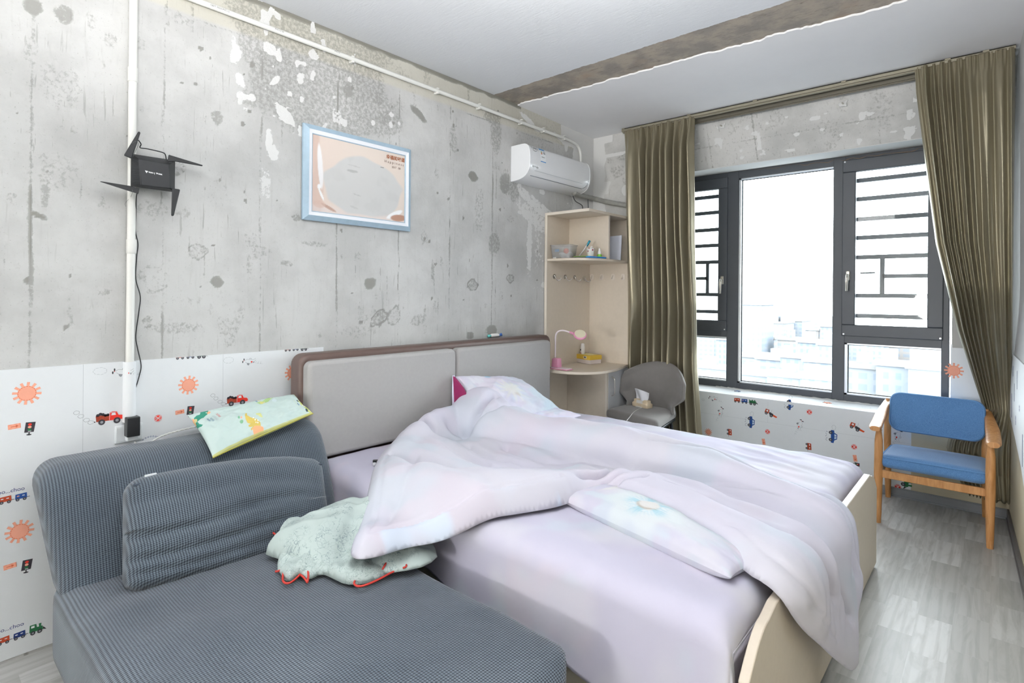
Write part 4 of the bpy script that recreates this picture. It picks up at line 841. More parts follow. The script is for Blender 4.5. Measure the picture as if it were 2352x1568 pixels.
col = lay(col, sst(.13, .05, v) * .6, (.70, .62, .60)); x, y = (u - .54) / .42, (v - .42) / .40; rr = np.hypot(x, y) * (1 + .10 * vnoise(u * 6, v * 6, 501)); gsm = sst(1.05, .95, rr); col = lay(col, gsm * .97, (.585, .585, .575)); col = lay(col, gsm * .25 * sst(0, .7, fbm(u * 8, v * 6, 503)), (.50, .50, .49))
def blob(cx, cy, rx, ry, rgb, k=1.0, rot=0):
    global col
    a = math.radians(rot); X, Y = u - cx, v - cy; p, q = (X * math.cos(a) + Y * math.sin(a)) / rx, (-X * math.sin(a) + Y * math.cos(a)) / ry; col = lay(col, k * sst(1.1, .85, np.hypot(p, q)), rgb)
blob(.075, .60, .025, .30, (.86, .84, .84), 1, 3); blob(.065, .33, .018, .035, (.92, .91, .92)); blob(.085, .235, .012, .085, (.90, .89, .88), 1, 18); blob(.16, .07, .09, .02, (.42, .25, .18), .8, -32); blob(.07, .10, .06, .05, (.62, .44, .37), .6)
blob(.88, .10, .12, .035, (.88, .88, .88), 1, 38); blob(.93, .055, .10, .05, (.40, .22, .15), .95, 8); blob(.40, .62, .06, .02, (.38, .38, .37), .7); blob(.42, .695, .07, .006, (.45, .44, .43), .6, -3); blob(.73, .755, .022, .006, (.12, .12, .11), .9); blob(.45, .30, .045, .008, (.42, .42, .41), .6, -12); blob(.42, .12, .05, .015, (.46, .46, .45), .5, -20)
b = MB(); b.grid(np.stack([U * 0 + .018, U, V_], -1)); o = b.build('print', painted('picture_print', .75, 0), pf); set_colors(o, col)
M_oran = plain('brown_lettering', '#9c5a35', .7); M_ink = plain('brown_ink', '#6d5346', .7)
def ptext(txt, y, z, size, mat, bold=0): v_, f_ = text_shape(txt, size, bold); b = MB(); b.add([(.0192, y + p[0], z + p[1]) for p in v_], f_); b.build('lettering', mat, pf)
ptext('幸福的味道', .232, .172, .027, M_oran, .0006); ptext('H a p p i n e s s', .222, .144, .022, M_ink); ptext('2017 . 08', .236, .118, .017, M_ink)
b = MB(); b.box((0, -hw + .01, -hh + .01), (.012, hw - .01, hh - .01)); b.build('backing', plain('brown_backing_board', '#8b7b69', .8), pf)

# ---- air conditioner
M_acw = plain('white_gloss_plastic', '#eff1f3', .22, 0, .01, 9, 0, 1, .5, 0, .3); M_acg = plain('grey_gap', '#7b8087', .5)
ac = thing('air_conditioner', 'white split air conditioner on the wall above the corner cabinet', 'air conditioner', (0, 3.48, 2.34)); A0, A1 = -.395, .395
def ac_profile(g=0.0):
    pts = [(.0, .128), (.115, .130), (.145, .124), (.165, .108), (.178, .080), (.184, .04), (.184, -.01), (.176, -.055), (.158, -.09), (.130, -.112), (.090, -.126), (.045, -.132), (.0, -.134)]
    pts = [tuple(p) for p in smooth_poly(pts, 2, False)]; return [(p[0] + g * (p[0] > .01), p[1] * (1 + g * 4)) for p in pts]
b = MB(); b.prism(ac_profile(), 'y', A0 + .012, A1 - .012); b.build('ac_body', M_acw, ac, bevel=.004, smooth=False)
for y0, y1 in ((A0, A0 + .012), (A1 - .012, A1)): b = MB(); b.prism(ac_profile(.002), 'y', y0, y1); b.build('end_cap', M_acw, ac, bevel=.004)
def ac_surf(z):
    P_ = np.array(ac_profile()); i = np.argsort(P_[:, 1]); return float(np.interp(z, P_[i, 1], P_[i, 0]))
b = MB(); b.box((ac_surf(-.062) - .004, A0 + .07, -.064), (ac_surf(-.062) + .0008, A1 - .10, -.0615)); b.build('panel_seam', plain('pale_seam', '#b4b9bf', .5), ac)
b = MB(); b.tube([(ac_surf(-.098) - .001, A0 + .05, -.0985), (ac_surf(-.098) - .001, A1 - .075, -.0985)], .003, 6); b.tube(curve_pts([(ac_surf(-.098) - .001, A1 - .075, -.0985), (.165, A1 - .045, -.080), (.181, A1 - .02, -.03)], 8), .002, 6); b.build('louvre_gap', M_acg, ac, smooth=True)
def acpatch(y0, y1, z0, z1, mat, name, off=.0012, parent=None):
    zz_ = np.linspace(z0, z1, 8); b = MB(); b.grid([[(ac_surf(z) + off, y0, z), (ac_surf(z) + off, y1, z)] for z in zz_]); return b.build(name, mat, parent or ac)
st = acpatch(-.272, -.208, .012, .112, plain('white_sticker', '#eef1f3', .5, var=0), 'energy_label')
M_stb = plain('blue_sticker_ink', '#4a93cf', .5, var=0)
acpatch(-.272, -.208, .100, .113, M_stb, 'label_band', .0018, st); acpatch(-.272, -.208, .010, .016, M_stb, 'label_band', .0018, st)
for k, (cc, y0) in enumerate((('#4d9d62', -.262), ('#d8a24a', -.262), ('#c65a3c', -.262))): acpatch(y0, y0 + .014, .084 - k * .008, .090 - k * .008, plain('label_grade', cc, .6, var=0), 'label_arrow', .0018, st)
def actext(txt, y, z, size, mat, name, rot=0):
    v_, f_ = text_shape(txt, size); b = MB(); b.add([(ac_surf(z + p[1]) + .002, y + p[0], z + p[1]) for p in v_], f_); b.build(name, mat, ac)
actext('1级', -.226, .079, .022, M_print, 'label_grade_text'); actext('能效标识', -.240, .047, .010, M_print, 'label_small_text'); actext('TURBO', -.33, .098, .024, M_print, 'panel_text'); actext('Midea', -.315, -.038, .020, M_print, 'brand_text'); actext('美的', -.35, -.038, .013, M_print, 'brand_text')
b = MB(); b.tube(curve_pts([(.178, -.355, .084), (.180, -.33, .076), (.178, -.305, .084)], 6), .0012, 5); b.build('panel_arc', M_print, ac)
ho = thing('conduit_hose', 'grey wrapped hose leading from the air conditioner around the pier', 'hose', (.10, 3.83, 2.21)); hp_ = curve_pts([on_x(1318, 442, .09), on_x(1332, 448, .07), on_y(1366, 456.5, 4.165), on_y(1400, 465, 4.168), on_y(1436, 471, 4.168), (.385, 4.20, 2.12), (.395, 4.27, 2.115)], 10)
hp_ = [p for p in hp_ if True]; b = MB(); b.tube(hp_, [.021 + .0015 * (k % 3 == 0) for k in range(len(hp_))], 12); b.build('hose_wrap', plain('grey_wrap_tape', '#9b9b95', .6, var=.15, scale=40), ho, smooth=True, world=True)
b = MB(); b.tube(curve_pts([on_x(1316, 450, .05), on_x(1322, 462, .04), on_x(1338, 474, .03), (.03, 3.95, 2.04)], 8), .0035, 7); o = b.build('signal_cable', plain('dark_grey_cable', '#3d3f41', .6), smooth=True); tag(o, 'thin dark cable curving from the air conditioner behind the cabinet top', 'cable')
b = MB(); b.tube([on_x(1350, 455, .05), on_x(1351, 474, .03), (.03, 4.08, 2.0)], .004, 7); o = b.build('drain_hose', plain('grey_hose', '#55585a', .6), smooth=True); tag(o, 'short straight grey drain hose dropping behind the cabinet top', 'hose')
for px, py, X, lab in ((1658, 289, YB, 'small nail stub with a white plaster blob left of the middle of the window beam'), (1937, 238, YB, 'small nail stub on the window beam at the right')):
    c = on_y(px, py, beam_y(2.6) - .004); c = on_y(px, py, beam_y(c[2]) - .004); n_ = thing('wall_plug', lab, 'nail', tuple(c)); b = MB(); b.tube([(0, .01, 0), (0, -.035, -.004)], [.006, .005], 8); b.build('nail', M_nickel, n_, smooth=True)
    b = MB(); V, F = soft_box((.05, .012, .04), .006, 6, lambda v: v * (1 + .35 * vnoise(v[:, 0] * 60, v[:, 2] * 60, 3))[:, None]); b.add(V, F); b.build('plaster_blob', M_white_plaster, n_, smooth=True)

# ================================================================== CURTAINS
m, t, p = base_mat('olive_satin', .31, 0, .55, .15); v = t.coord(); t.l.new(t.mix(t.noise(t.mapping(v, (3, 3, .5)), 3, 4), lin('#878069'), lin('#9a917c')), p.inputs['Base Color']); t.l.new(t.bump(t.noise(t.mapping(v, (500, 500, 90)), 1, 2), .04, .001), p.inputs['Normal']); p.inputs['Sheen Tint'].default_value = lin('#c6c0a0'); p.inputs['Metallic'].default_value = .5
M_satin = m
def curtain(name, lab, xl, xr, ztop, zbot, y0, folds, amp, ypush, seed, nu=260, nv=150, hook=None):
    """xl/xr: functions of height giving the two side edges; folds = list of (u, width, depth) pleats"""
    u = np.linspace(0, 1, nu); zz = np.concatenate([np.linspace(ztop, ztop - .16, 24)[:-1], np.linspace(ztop - .16, zbot, nv)])
    U, Z = np.meshgrid(u, zz, indexing='ij'); L, R = xl(Z), xr(Z); X = L + (R - L) * (U + .008 * vnoise(U * 9, Z * .6, seed + 5) * (1 - np.abs(2 * U - 1)))
    comp = np.clip((R - L) / (xr(zz[40]) - xl(zz[40])), .25, 1.3)
    Yo = np.zeros_like(U); drift = .012 * vnoise(Z * .8, Z * 0, seed) + .008 * vnoise(Z * 1.2 + U * 2, U * 3, seed + 1)
    for k, (uc, w, dp) in enumerate(folds):
        dd = (U - uc - drift * (1 + .3 * math.sin(k * 2.1))) / w; soft = sst(ztop, ztop - .25, Z); Yo = Yo - 1.55 * dp * np.exp(-np.abs(dd) ** 2.2) * (.45 + .55 * soft) * (1 + .25 * vnoise(Z * 1.5 + k * 7, Z * 0, seed + 9))
    Yo = Yo + .004 * np.sin(U * 150) * sst(ztop - .14, ztop - .02, Z) + .006 * vnoise(U * 34, Z * 1.2, seed + 3)
    Y = y0 + Yo * amp / np.sqrt(comp) + ypush(Z, U)
    if hook is not None: X, Y, Z = hook(X, Y, Z, U)
    b = MB(); b.grid(np.stack([X, Y, Z], -1)); r = thing(name, lab, 'curtain', (float(X.mean()), y0, zbot), 0, 'olive satin curtains'); b.build('curtain_cloth', M_satin, r, smooth=True, solid=.002, world=True)
    return r
I = lambda zs_, xs_: (lambda Z: np.interp(Z, zs_, xs_))
def hookL(X, Y, Z, U):
    Y2 = Y + .13 * sst(1.35, .92, Z) * sst(.02, .22, U); s_ = Y2 / Y; return CAMPOS[0] + (X - CAMPOS[0]) * s_, Y2, CAMPOS[2] + (Z - CAMPOS[2]) * s_
cl = curtain('curtain', 'olive satin curtain hanging at the left of the window behind the grey chair', I([.1, .35, .82, 1.3, 1.8, 2.6, 2.75], [.42, .42, .408, .41, .400, .375, .352]), I([.1, .35, .82, 1.3, 1.8, 2.6, 2.75], [1.085, 1.045, 1.01, .995, .975, .965, .968]), 2.748, .10, 4.135,
        [(.11, .095, .055), (.27, .032, .06), (.36, .030, .050), (.45, .046, .060), (.565, .030, .055), (.66, .044, .065), (.76, .024, .045), (.86, .040, .060), (.96, .032, .05)], 1.0, lambda Z, U: 0 * Z, 601, hook=hookL)
def hookR(X, Y, Z, U):
    # the bunch caught behind the chair back, with the loose tail falling below it
    f = sst(1.45, .80, Z); Y2 = Y + (4.585 + .25 * (Y - 4.12) - .012 - Y) * f; s_ = Y2 / Y; return CAMPOS[0] + (X - CAMPOS[0]) * s_, Y2, CAMPOS[2] + (Z - CAMPOS[2]) * s_
cr_ = curtain('curtain', 'olive satin curtain at the right of the window gathered sideways behind the blue chair', I([.26, .33, .42, .50, .56, .66, .76, .90, 1.18, 1.69, 2.3, 2.6, 2.75], [2.60, 2.57, 2.53, 2.51, 2.52, 2.615, 2.670, 2.632, 2.556, 2.452, 2.385, 2.352, 2.343]), lambda Z: np.interp(Z, [.26, .7, 1.0, 2.75], [2.788, 2.790, 2.790, 2.793]), 2.752, .268, 4.12,
        [(.04, .055, .03), (.125, .030, .05), (.205, .030, .05), (.285, .030, .052), (.365, .032, .055), (.455, .040, .06), (.565, .050, .055), (.70, .085, .06), (.875, .085, .055), (.98, .03, .04)], 1.0, lambda Z, U: 0 * Z, 641, hook=hookR)
M_rail = plain('champagne_aluminium', '#96907e', .4, .3, .04)
rl = thing('curtain_rail', 'champagne aluminium curtain rail under the ceiling across the window wall', 'curtain rail', (1.55, 4.13, 2.76)); b = MB(); b.box((-1.21, -.030, -.018), (1.245, -.022, .004)); b.box((-1.21, .022, -.018), (1.245, .030, .004)); b.box((-1.21, -.03, -.002), (1.245, .03, .004)); b.box((-1.21, -.014, -.024), (1.245, .014, -.016)); b.build('rail_track', M_rail, rl, bevel=.001)
b = MB(); b.box((-1.18, .075, -.034), (1.235, .105, .004)); b.box((-1.18, .083, -.042), (1.235, .097, -.034)); b.build('rear_track', plain('dark_bronze_track', '#6f6a5d', .45, .3, .04), rl, bevel=.001)  # rear track in a darker bronze than the front rail
for x in (-1.19, -.62, -.13, .42, .95, 1.12):
    b = MB(); b.box((x - .014, -.036, -.003), (x + .014, -.026, .006)); b.build('rail_bracket', M_rail, rl, bevel=.001)
for x, cv in [(.375 + k * .055, cl) for k in range(11)] + [(2.37 + k * .046, cr_) for k in range(9)]:
    b = MB(); b.tube([(x, 4.13, 2.742), (x, 4.128, 2.725), (x + .002, 4.126, 2.71)], .0025, 5); b.build('hook', M_nickel, cv, smooth=True, world=True)

# ================================================================== CORNER CABINET AND WHAT STANDS ON IT
cab = thing('corner_cabinet', 'tall pale laminate corner desk cabinet with open shelves between headboard and curtain', 'cabinet', (.22, 3.8, 0))
CX, CY0, CY1, ZT = .410, 3.50, 4.135, 2.02
def cb(name, a, c_, mat=M_beech, bev=.0015, parent=cab): b = MB(); b.box(a, c_); return b.build(name, mat, parent, bevel=bev, world=True)
cb('side_panel', (.006, CY0, 0), (.026, CY1 - .018, ZT)); cb('back_panel', (.006, CY1 - .018, 0), (CX, CY1, ZT)); cb('top_panel', (.026, CY0, ZT - .020), (CX + .012, CY1 - .018, ZT))
cb('edge_strip', (.004, CY0 - .004, 0), (.028, CY0, ZT), M_beech_edge); cb('edge_strip', (.026, CY0 - .003, ZT - .021), (CX + .014, CY0 + .001, ZT + .001), M_beech_edge)
cb('divider_panel', (.026, 3.80, 1.655), (CX - .004, 3.818, ZT - .02)); cb('edge_strip', (CX - .006, 3.798, 1.655), (CX - .001, 3.820, ZT - .02), M_beech_edge)
def slab(name, z0, z1, fr):
    b = MB(); pts = [(.026, CY0 + .002)] + fr + [(CX, CY1 - .018), (.026, CY1 - .018)]; b.prism(pts, 'z', z0, z1); b.build(name, M_beech, cab, bevel=.003, world=True)
slab('shelf', 1.635, 1.655, [(.20, CY0 + .005), (.30, 3.53), (.37, 3.60), (.405, 3.70), (.42, 3.85)])
ft = smooth_poly([(.03, 3.40), (.17, 3.375), (.33, 3.40), (.47, 3.53), (.50, 3.72), (.455, 3.95), (CX, 4.10)], 2, False)
b = MB(); b.prism([(.028, 3.40)] + list(ft) + [(CX, CY1 - .018), (.028, CY1 - .018)], 'z', .772, .792); b.build('desk_top', M_beech, cab, bevel=.004, world=True)
cb('base_front', (.026, 3.79, .05), (CX - .016, 3.808, .772)); cb('edge_strip', (CX - .016, 3.787, .05), (CX + .002, 3.81, .772), M_beech_edge)
dr = cb('cabinet_door', (CX - .016, 3.812, .06), (CX + .002, CY1 - .004, .768), plain('grey_white_door', '#c9cacb', .4, var=.03), .002)
cx_, cy_ = CX + .002, 3.862
b = MB(); b.tube(curve_pts([(cx_, cy_, .715), (cx_ + .02, cy_, .705), (cx_ + .027, cy_, .68), (cx_ + .027, cy_, .60), (cx_ + .02, cy_, .575), (cx_, cy_, .565)], 6), .0042, 9); b.build('handle', M_nickel, dr, smooth=True, world=True)
M_chrome = plain('chrome', '#c4c2bf', .18, 1.0, .05)
hx0 = None
for k, (px, py) in enumerate(((1273, 636), (1298, 637), (1320, 638), (1342, 640))):
    c = on_x(px, py, .0275); h_ = thing('coat_hook', ('%s chrome coat hook on the left cabinet panel, %s' % (('leftmost', 'second', 'third', 'rightmost')[k], ('nearest the wall edge', 'right of the leftmost', 'left of the one in the corner', 'right beside the inner corner')[k])), 'hook', tuple(c), 0, 'chrome coat hooks inside the cabinet')
    b = MB(); b.lathe([(.020, 0), (.020, .003), (.016, .005)], (0, 0, .004), 'x', 18); b.build('round_plate', M_chrome, h_, smooth=True, angle=40)
    b = MB(); b.tube(curve_pts([(.006, 0, .018), (.012, 0, .0), (.014, .004, -.014), (.026, .016, -.026), (.040, .026, -.022), (.046, .030, -.008)], 6), [.0032] * 31, 8); b.build('prong', M_chrome, h_, smooth=True)
M_clear = plain('milky_plastic', '#e6dcd0', .25, 0, .03)
for k, px in enumerate((1360, 1382, 1408, 1431)):
    c = on_y(px, 636, CY1 - .0185); h_ = thing('adhesive_hook', ('pale plastic stick-on hook on the right cabinet panel, %s' % ('next to the inner corner', 'second from the inner corner', 'third from the inner corner', 'nearest the curtain')[k]), 'hook', tuple(c), 0, 'pale stick-on hooks inside the cabinet')
    b = MB(); b.prism(rrect(.036, .052, .012), 'y', -.003, 0); b.build('pad', M_clear, h_, bevel=.001)
    b = MB(); b.tube(curve_pts([(0, -.003, .012), (0, -.012, .004), (0, -.018, -.014), (0, -.026, -.014), (0, -.028, -.004)], 5), .003, 7); b.build('prong', M_clear, h_, smooth=True)
# ---- on the desk
ZD = .792
L = on_z(1291, 843, ZD); lp = thing('desk_lamp', 'pink desk lamp with a white gooseneck on the curved desk', 'lamp', (.14, 3.475, ZD))
M_pink = plain('pink_plastic', '#e29bb8', .35, 0, .03); M_pinkw = plain('pinkish_white_plastic', '#ece0e4', .35, 0, .02)
b = MB(); b.prism([(q[0] + .055, q[1]) for q in rrect(.17, .085, .018)], 'z', .001, .008); b.build('base_tray', M_pink, lp, bevel=.002); b = MB(); b.prism([(q[0] + .055, q[1]) for q in rrect(.162, .078, .016)], 'z', .008, .012); b.build('tray_top', M_pinkw, lp, bevel=.001)
b = MB(); V, F = soft_box((.062, .06, .072), .006, 6, lambda v: v * np.stack([1 - 2.0 * (v[:, 2] + .036), 1 - 2.0 * (v[:, 2] + .036), np.ones(len(v))], 1)); b.add(V + np.array([.005, .005, .047]), F); b.build('pen_cup', M_pink, lp, smooth=True, angle=40)
neck = curve_pts([(-.012, .01, .078), (-.012, .01, .20), (-.010, .012, .262), (.012, .02, .292), (.05, .034, .298), (.10, .056, .284)], 8); b = MB(); b.tube(neck, .0058, 10); b.build('gooseneck', M_pinkw, lp, smooth=True)
R_ = Matrix.Translation(Vector((.168, .085, .268))) @ Vector((0, 0, 1)).rotation_difference(Vector((.42, -.50, .76))).to_matrix().to_4x4()
b = MB(); pr = [(.030, -.016), (.042, -.014), (.050, -.004), (.050, .006), (.044, .012)]; b.lathe(pr, (0, 0, 0), 'z', 28, M=R_); hd = b.build('lamp_head', M_pink, lp, smooth=True, angle=50)
b = MB(); b.lathe([(.043, .010), (.043, .0145), (.001, .015)], (0, 0, 0), 'z', 28, M=R_); b.build('diffuser', plain('cream_diffuser', '#e2dbbf', .4), hd, smooth=True, angle=50)
b = MB(); b.tube([(.092, .052, .287), (.128, .068, .274)], [.008, .011], 10); b.build('head_joint', M_pink, lp, smooth=True)
b = MB(); b.tube(curve_pts([(-.03, 0, .004), (-.06, -.015, .006), (-.09, -.02, .004)], 5), .003, 6); b.build('lead', M_blk2, lp, smooth=True)
q = on_z(1362, 830, ZD); bx = thing('storage_box', 'flat cardboard box with yellow lid and white base on the desk', 'box', (.23, 3.805, ZD)); R_ = Matrix.Rotation(math.radians(-14), 4, 'Z') @ Matrix.Scale(1.16, 4)
BC = on_z(1360, 831, ZD); bx.location = (BC[0] - .01, min(BC[1] + .03, 3.98), ZD)
b = MB(); b.box((-.092, -.055, .001), (.092, .055, .034), M=R_); b.build('box_base', plain('white_card', '#dcd0cb', .6), bx, bevel=.002)
b = MB(); b.box((-.096, -.059, .030), (.096, .059, .062), M=R_); ld = b.build('box_lid', plain('yellow_card', '#d9b440', .5), bx, bevel=.002)
b = MB(); b.box((.03, -.0602, .038), (.062, -.0588, .055), M=R_); b.build('sticker', plain('white_sticker_paper', '#e9e6dc', .6), ld); b = MB(); b.box((.035, -.0606, .041), (.057, -.0600, .052), M=R_); b.build('sticker_print', plain('sticker_ink', '#6a6a66', .6, var=.3, scale=300), ld)
b = MB(); b.box((-.06, -.04, .0618), (.07, .045, .063), M=R_); b.build('lid_inset', plain('pale_yellow_card', '#e3d79a', .5), ld)
gl_ = thing('glue_bottle', 'small white round-topped bottle standing on the yellow box lid', 'bottle', (bx.location[0] - .035, bx.location[1] - .012, ZD + .0732))
M_bw = plain('white_bottle_plastic', '#efecea', .3, 0, .01); b = MB(); b.lathe([(.0175, 0), (.019, .003), (.019, .062), (.0165, .068), (.0165, .080), (.012, .088), (.003, .090)], (0, 0, 0), 'z', 20); b.build('bottle_body', M_bw, gl_, smooth=True, angle=60)
b = MB(); b.tube([(-.006, -.0165, .035), (-.004, -.0185, .035)], .008, 10); b.build('blue_logo', plain('navy_ink', '#2b3350', .5), gl_, smooth=True); b = MB(); b.box((-.010, -.019, .004), (0, -.0165, .010)); b.build('red_mark', plain('red_ink', '#b3362f', .5), gl_)
# ---- on the upper shelf
ZS = 1.655
gm2 = bpy.data.materials.new('clear_polypropylene'); gm2.use_nodes = True; t = NT(gm2); t.n.clear(); out = t.new('ShaderNodeOutputMaterial'); tr = t.new('ShaderNodeBsdfTransparent'); tr.inputs[0].default_value = (.96, .96, .96, 1); gd = t.new('ShaderNodeBsdfPrincipled'); gd.inputs['Roughness'].default_value = .25; t.l.new(t.mix(t.noise(t.coord(), 20), lin('#c3c4c4'), lin('#d0d0d0')), gd.inputs['Base Color']); mx = t.new('ShaderNodeMixShader'); mx.inputs[0].default_value = .26; t.l.new(tr.outputs[0], mx.inputs[1]); t.l.new(gd.outputs[0], mx.inputs[2]); t.l.new(mx.outputs[0], out.inputs[0])
def shelf_at(px, back): return on_y(px, 580, back)[0]
tb = thing('plastic_tub', 'clear plastic tub on the upper cabinet shelf at the left', 'tub', (.13, 3.585, ZS)); R_ = Matrix.Rotation(math.radians(12), 4, 'Z')
def tub(w, d, h, wall=.003):
    b = MB(); o = rrect(w * .86, d * .86, .02); i = rrect(w * .86 - 2 * wall, d * .86 - 2 * wall, .018); O = rrect(w, d, .022); Ii = rrect(w - 2 * wall, d - 2 * wall, .02); n = len(o)
    vs = [tuple(R_ @ Vector((p[0], p[1], 0.001))) for p in o] + [tuple(R_ @ Vector((p[0], p[1], h))) for p in O] + [tuple(R_ @ Vector((p[0], p[1], h))) for p in Ii] + [tuple(R_ @ Vector((p[0], p[1], .004))) for p in i]
    F = [tuple(range(n))[::-1], tuple(range(3 * n, 4 * n))]
    for l in range(3): F += [(l * n + k, l * n + (k + 1) % n, (l + 1) * n + (k + 1) % n, (l + 1) * n + k) for k in range(n)]
    b.add(vs, F); return b
tub(.19, .13, .105).build('tub_wall', gm2, tb, smooth=True, angle=40); b = MB(); b.tube([R_ @ Vector((p[0], p[1], .105)) for p in rrect(.192, .132, .022) + rrect(.192, .132, .022)[:1]], .004, 6); b.build('rim', gm2, tb, smooth=True)
tc = thing('orange_ball', 'orange round thing inside the clear tub', 'toy', (.165, 3.567, ZS + .060)); b = MB(); b.lathe([(.001, -.022), (.018, -.014), (.022, 0), (.018, .014), (.001, .022)], (0, 0, 0), 'z', 18); b.build('ball', plain('orange_plastic', '#e8683f', .5), tc, smooth=True)
tc = thing('blue_card', 'small blue tag inside the clear tub at its left end', 'tag', (.085, 3.552, ZS + .066)); b = MB(); V, F = soft_box((.042, .006, .022), .003, 5); b.add(V, F); b.build('tag_body', plain('sky_blue_plastic', '#5b9fd6', .5), tc, smooth=True)
tc = thing('white_packet', 'crumpled white packet inside the clear tub', 'packet', (.15, 3.592, ZS + .028)); b = MB(); V, F = soft_box((.10, .05, .045), .015, 10, lambda v: v * (1 + .3 * vnoise(v[:, 0] * 50, v[:, 2] * 60 + v[:, 1] * 40, 3))[:, None]); b.add(V, F); b.build('packet_body', plain('white_film', '#dadad8', .4, var=.12, scale=60), tc, smooth=True)
tc = thing('toothpaste_tube', 'teal and white tube sticking out behind the clear tub', 'tube', (.235, 3.68, ZS + .002)); b = MB(); b.tube([(-.03, 0, .012), (.02, .01, .075), (.045, .02, .118)], [.012, .011, .010], 10, flat=.5); b.build('tube_body', M_bw, tc, smooth=True); b = MB(); b.tube([(.036, .016, .100), (.062, .022, .142)], [.0085, .0085], 10); b.build('tube_cap', plain('teal_plastic', '#1f8aa0', .4), tc, smooth=True)
tc = thing('patterned_cup', 'white cup with small red and black print on the upper shelf', 'cup', (.305, 3.70, ZS)); m, t, p = base_mat('cup_print', .4); vo = t.new('ShaderNodeTexVoronoi'); vo.inputs['Scale'].default_value = 46; t.l.new(t.coord(), vo.inputs['Vector']); c = t.mix(t.ramp(vo.outputs['Distance'], .34, .30), lin('#ece9e6'), lin('#a33f4c')); t.l.new(c, p.inputs['Base Color'])
b = MB(); b.lathe([(.024, .001), (.030, .075), (.0325, .082), (.030, .083), (.022, .006)], (0, 0, 0), 'z', 20); b.build('cup_body', m, tc, smooth=True, angle=50); b = MB(); b.tube([(-.01, 0, .06), (.004, .004, .09), (.014, .004, .098)], [.012, .010, .004], 8); b.build('paper_twist', M_bw, tc, smooth=True)
tc = thing('spray_bottle', 'tiny white and green dropper bottle on the upper shelf', 'bottle', (.372, 3.725, ZS + .012)); b = MB(); b.lathe([(.018, 0), (.019, .003), (.019, .018), (.016, .022)], (0, 0, 0), 'z', 16); b.build('green_base', plain('lime_plastic', '#7fbf3a', .4), tc, smooth=True, angle=40); b = MB(); b.lathe([(.013, .021), (.013, .04), (.007, .052), (.006, .068), (.002, .069)], (0, 0, 0), 'z', 14); b.build('white_top', M_bw, tc, smooth=True, angle=40)
tc = thing('notebook', 'flat black notebook with green cover edge lying on the upper shelf', 'notebook', (.30, 3.62, ZS)); R2 = Matrix.Rotation(math.radians(8), 4, 'Z'); b = MB(); b.box((-.062, -.045, .001), (.062, .045, .010), M=R2); b.build('pages', plain('dark_grey_cover', '#484e4c', .5), tc, bevel=.001); b = MB(); b.box((-.070, -.048, .0102), (.055, .046, .0155), M=R2); b.build('cover', plain('lime_cover', '#7da648', .5), tc, bevel=.001)
tc = thing('blue_comb', 'bright blue flat plastic strip lying along the upper shelf', 'comb', (.345, 3.655, ZS + .0005)); b = MB(); V, F = soft_box((.045, .20, .012), .005, (6, 30, 4), lambda v: v * np.stack([1 + .12 * np.sin(v[:, 1] * 120), np.ones(len(v)), np.ones(len(v))], 1)); R3 = Matrix.Rotation(math.radians(-8), 4, 'Z'); b.add([R3 @ Vector(q) + Vector((.03, .02, .0065)) for q in V], F); b.build('strip', plain('azure_plastic', '#2f86cf', .4), tc, smooth=True)
tc = thing('white_folder', 'white clipboard standing in the right compartment of the upper shelf', 'folder', (float(on_y(1428, 545, 4.0)[0]) - .118, 3.95, ZS)); b = MB(); b.add([(-.16, 0, .001), (.112, .042, .001), (.118, .048, .205), (-.16, .006, .192), (-.16, .006, .001), (.112, .048, .001), (.118, .054, .205), (-.16, .012, .192)], [(0, 1, 2, 3), (7, 6, 5, 4), (0, 4, 5, 1), (3, 2, 6, 7), (1, 5, 6, 2), (0, 3, 7, 4)]); b.build('board', plain('white_card_board', '#cfd2dc', .6, var=.02), tc)
tc = thing('chapstick', 'tiny white cap lying at the front left of the upper shelf', 'cap', (.085, 3.520, ZS + .006)); b = MB(); b.tube([(-.012, 0, 0), (.014, .002, 0)], .0055, 10); b.build('cap_body', M_bw, tc, smooth=True)
# ---- behind the headboard's upper edge
q = on_x(1137, 772, .02); tc = thing('water_bottle', 'small white and blue bottle lying behind the top edge of the headboard', 'bottle', (.016, q[1], 1.064)); b = MB(); b.tube([(0, -.045, .012), (0, -.03, .014), (0, .03, .014), (0, .042, .012)], [.009, .013, .013, .010], 12); b.build('bottle_body', M_bw, tc, smooth=True)
b = MB(); b.tube([(0, -.066, .012), (0, -.043, .012)], .0095, 12); b.build('teal_cap', plain('aqua_plastic', '#6cc7c4', .4), tc, smooth=True); b = MB(); b.tube([(.004, .045, .010), (.006, .062, .018), (.004, .072, .008)], [.008, .010, .006], 8); b.build('blue_clip', plain('royal_blue', '#3c6cb8', .4), tc, smooth=True)
bpy.data.objects['water_bottle'].location[2] = 1.0605

# ================================================================== CHAIRS
M_gfab = plain('warm_grey_velour', '#77736f', .85, 0, .10, 26, .2, 500, .3, .35)
gc = thing('dining_chair', 'grey upholstered wing-back dining chair between bed and left curtain', 'chair', (.70, 3.80, 0), math.radians(0))
def GC(p): return (p[0] - .70, p[1] - 3.80, p[2])
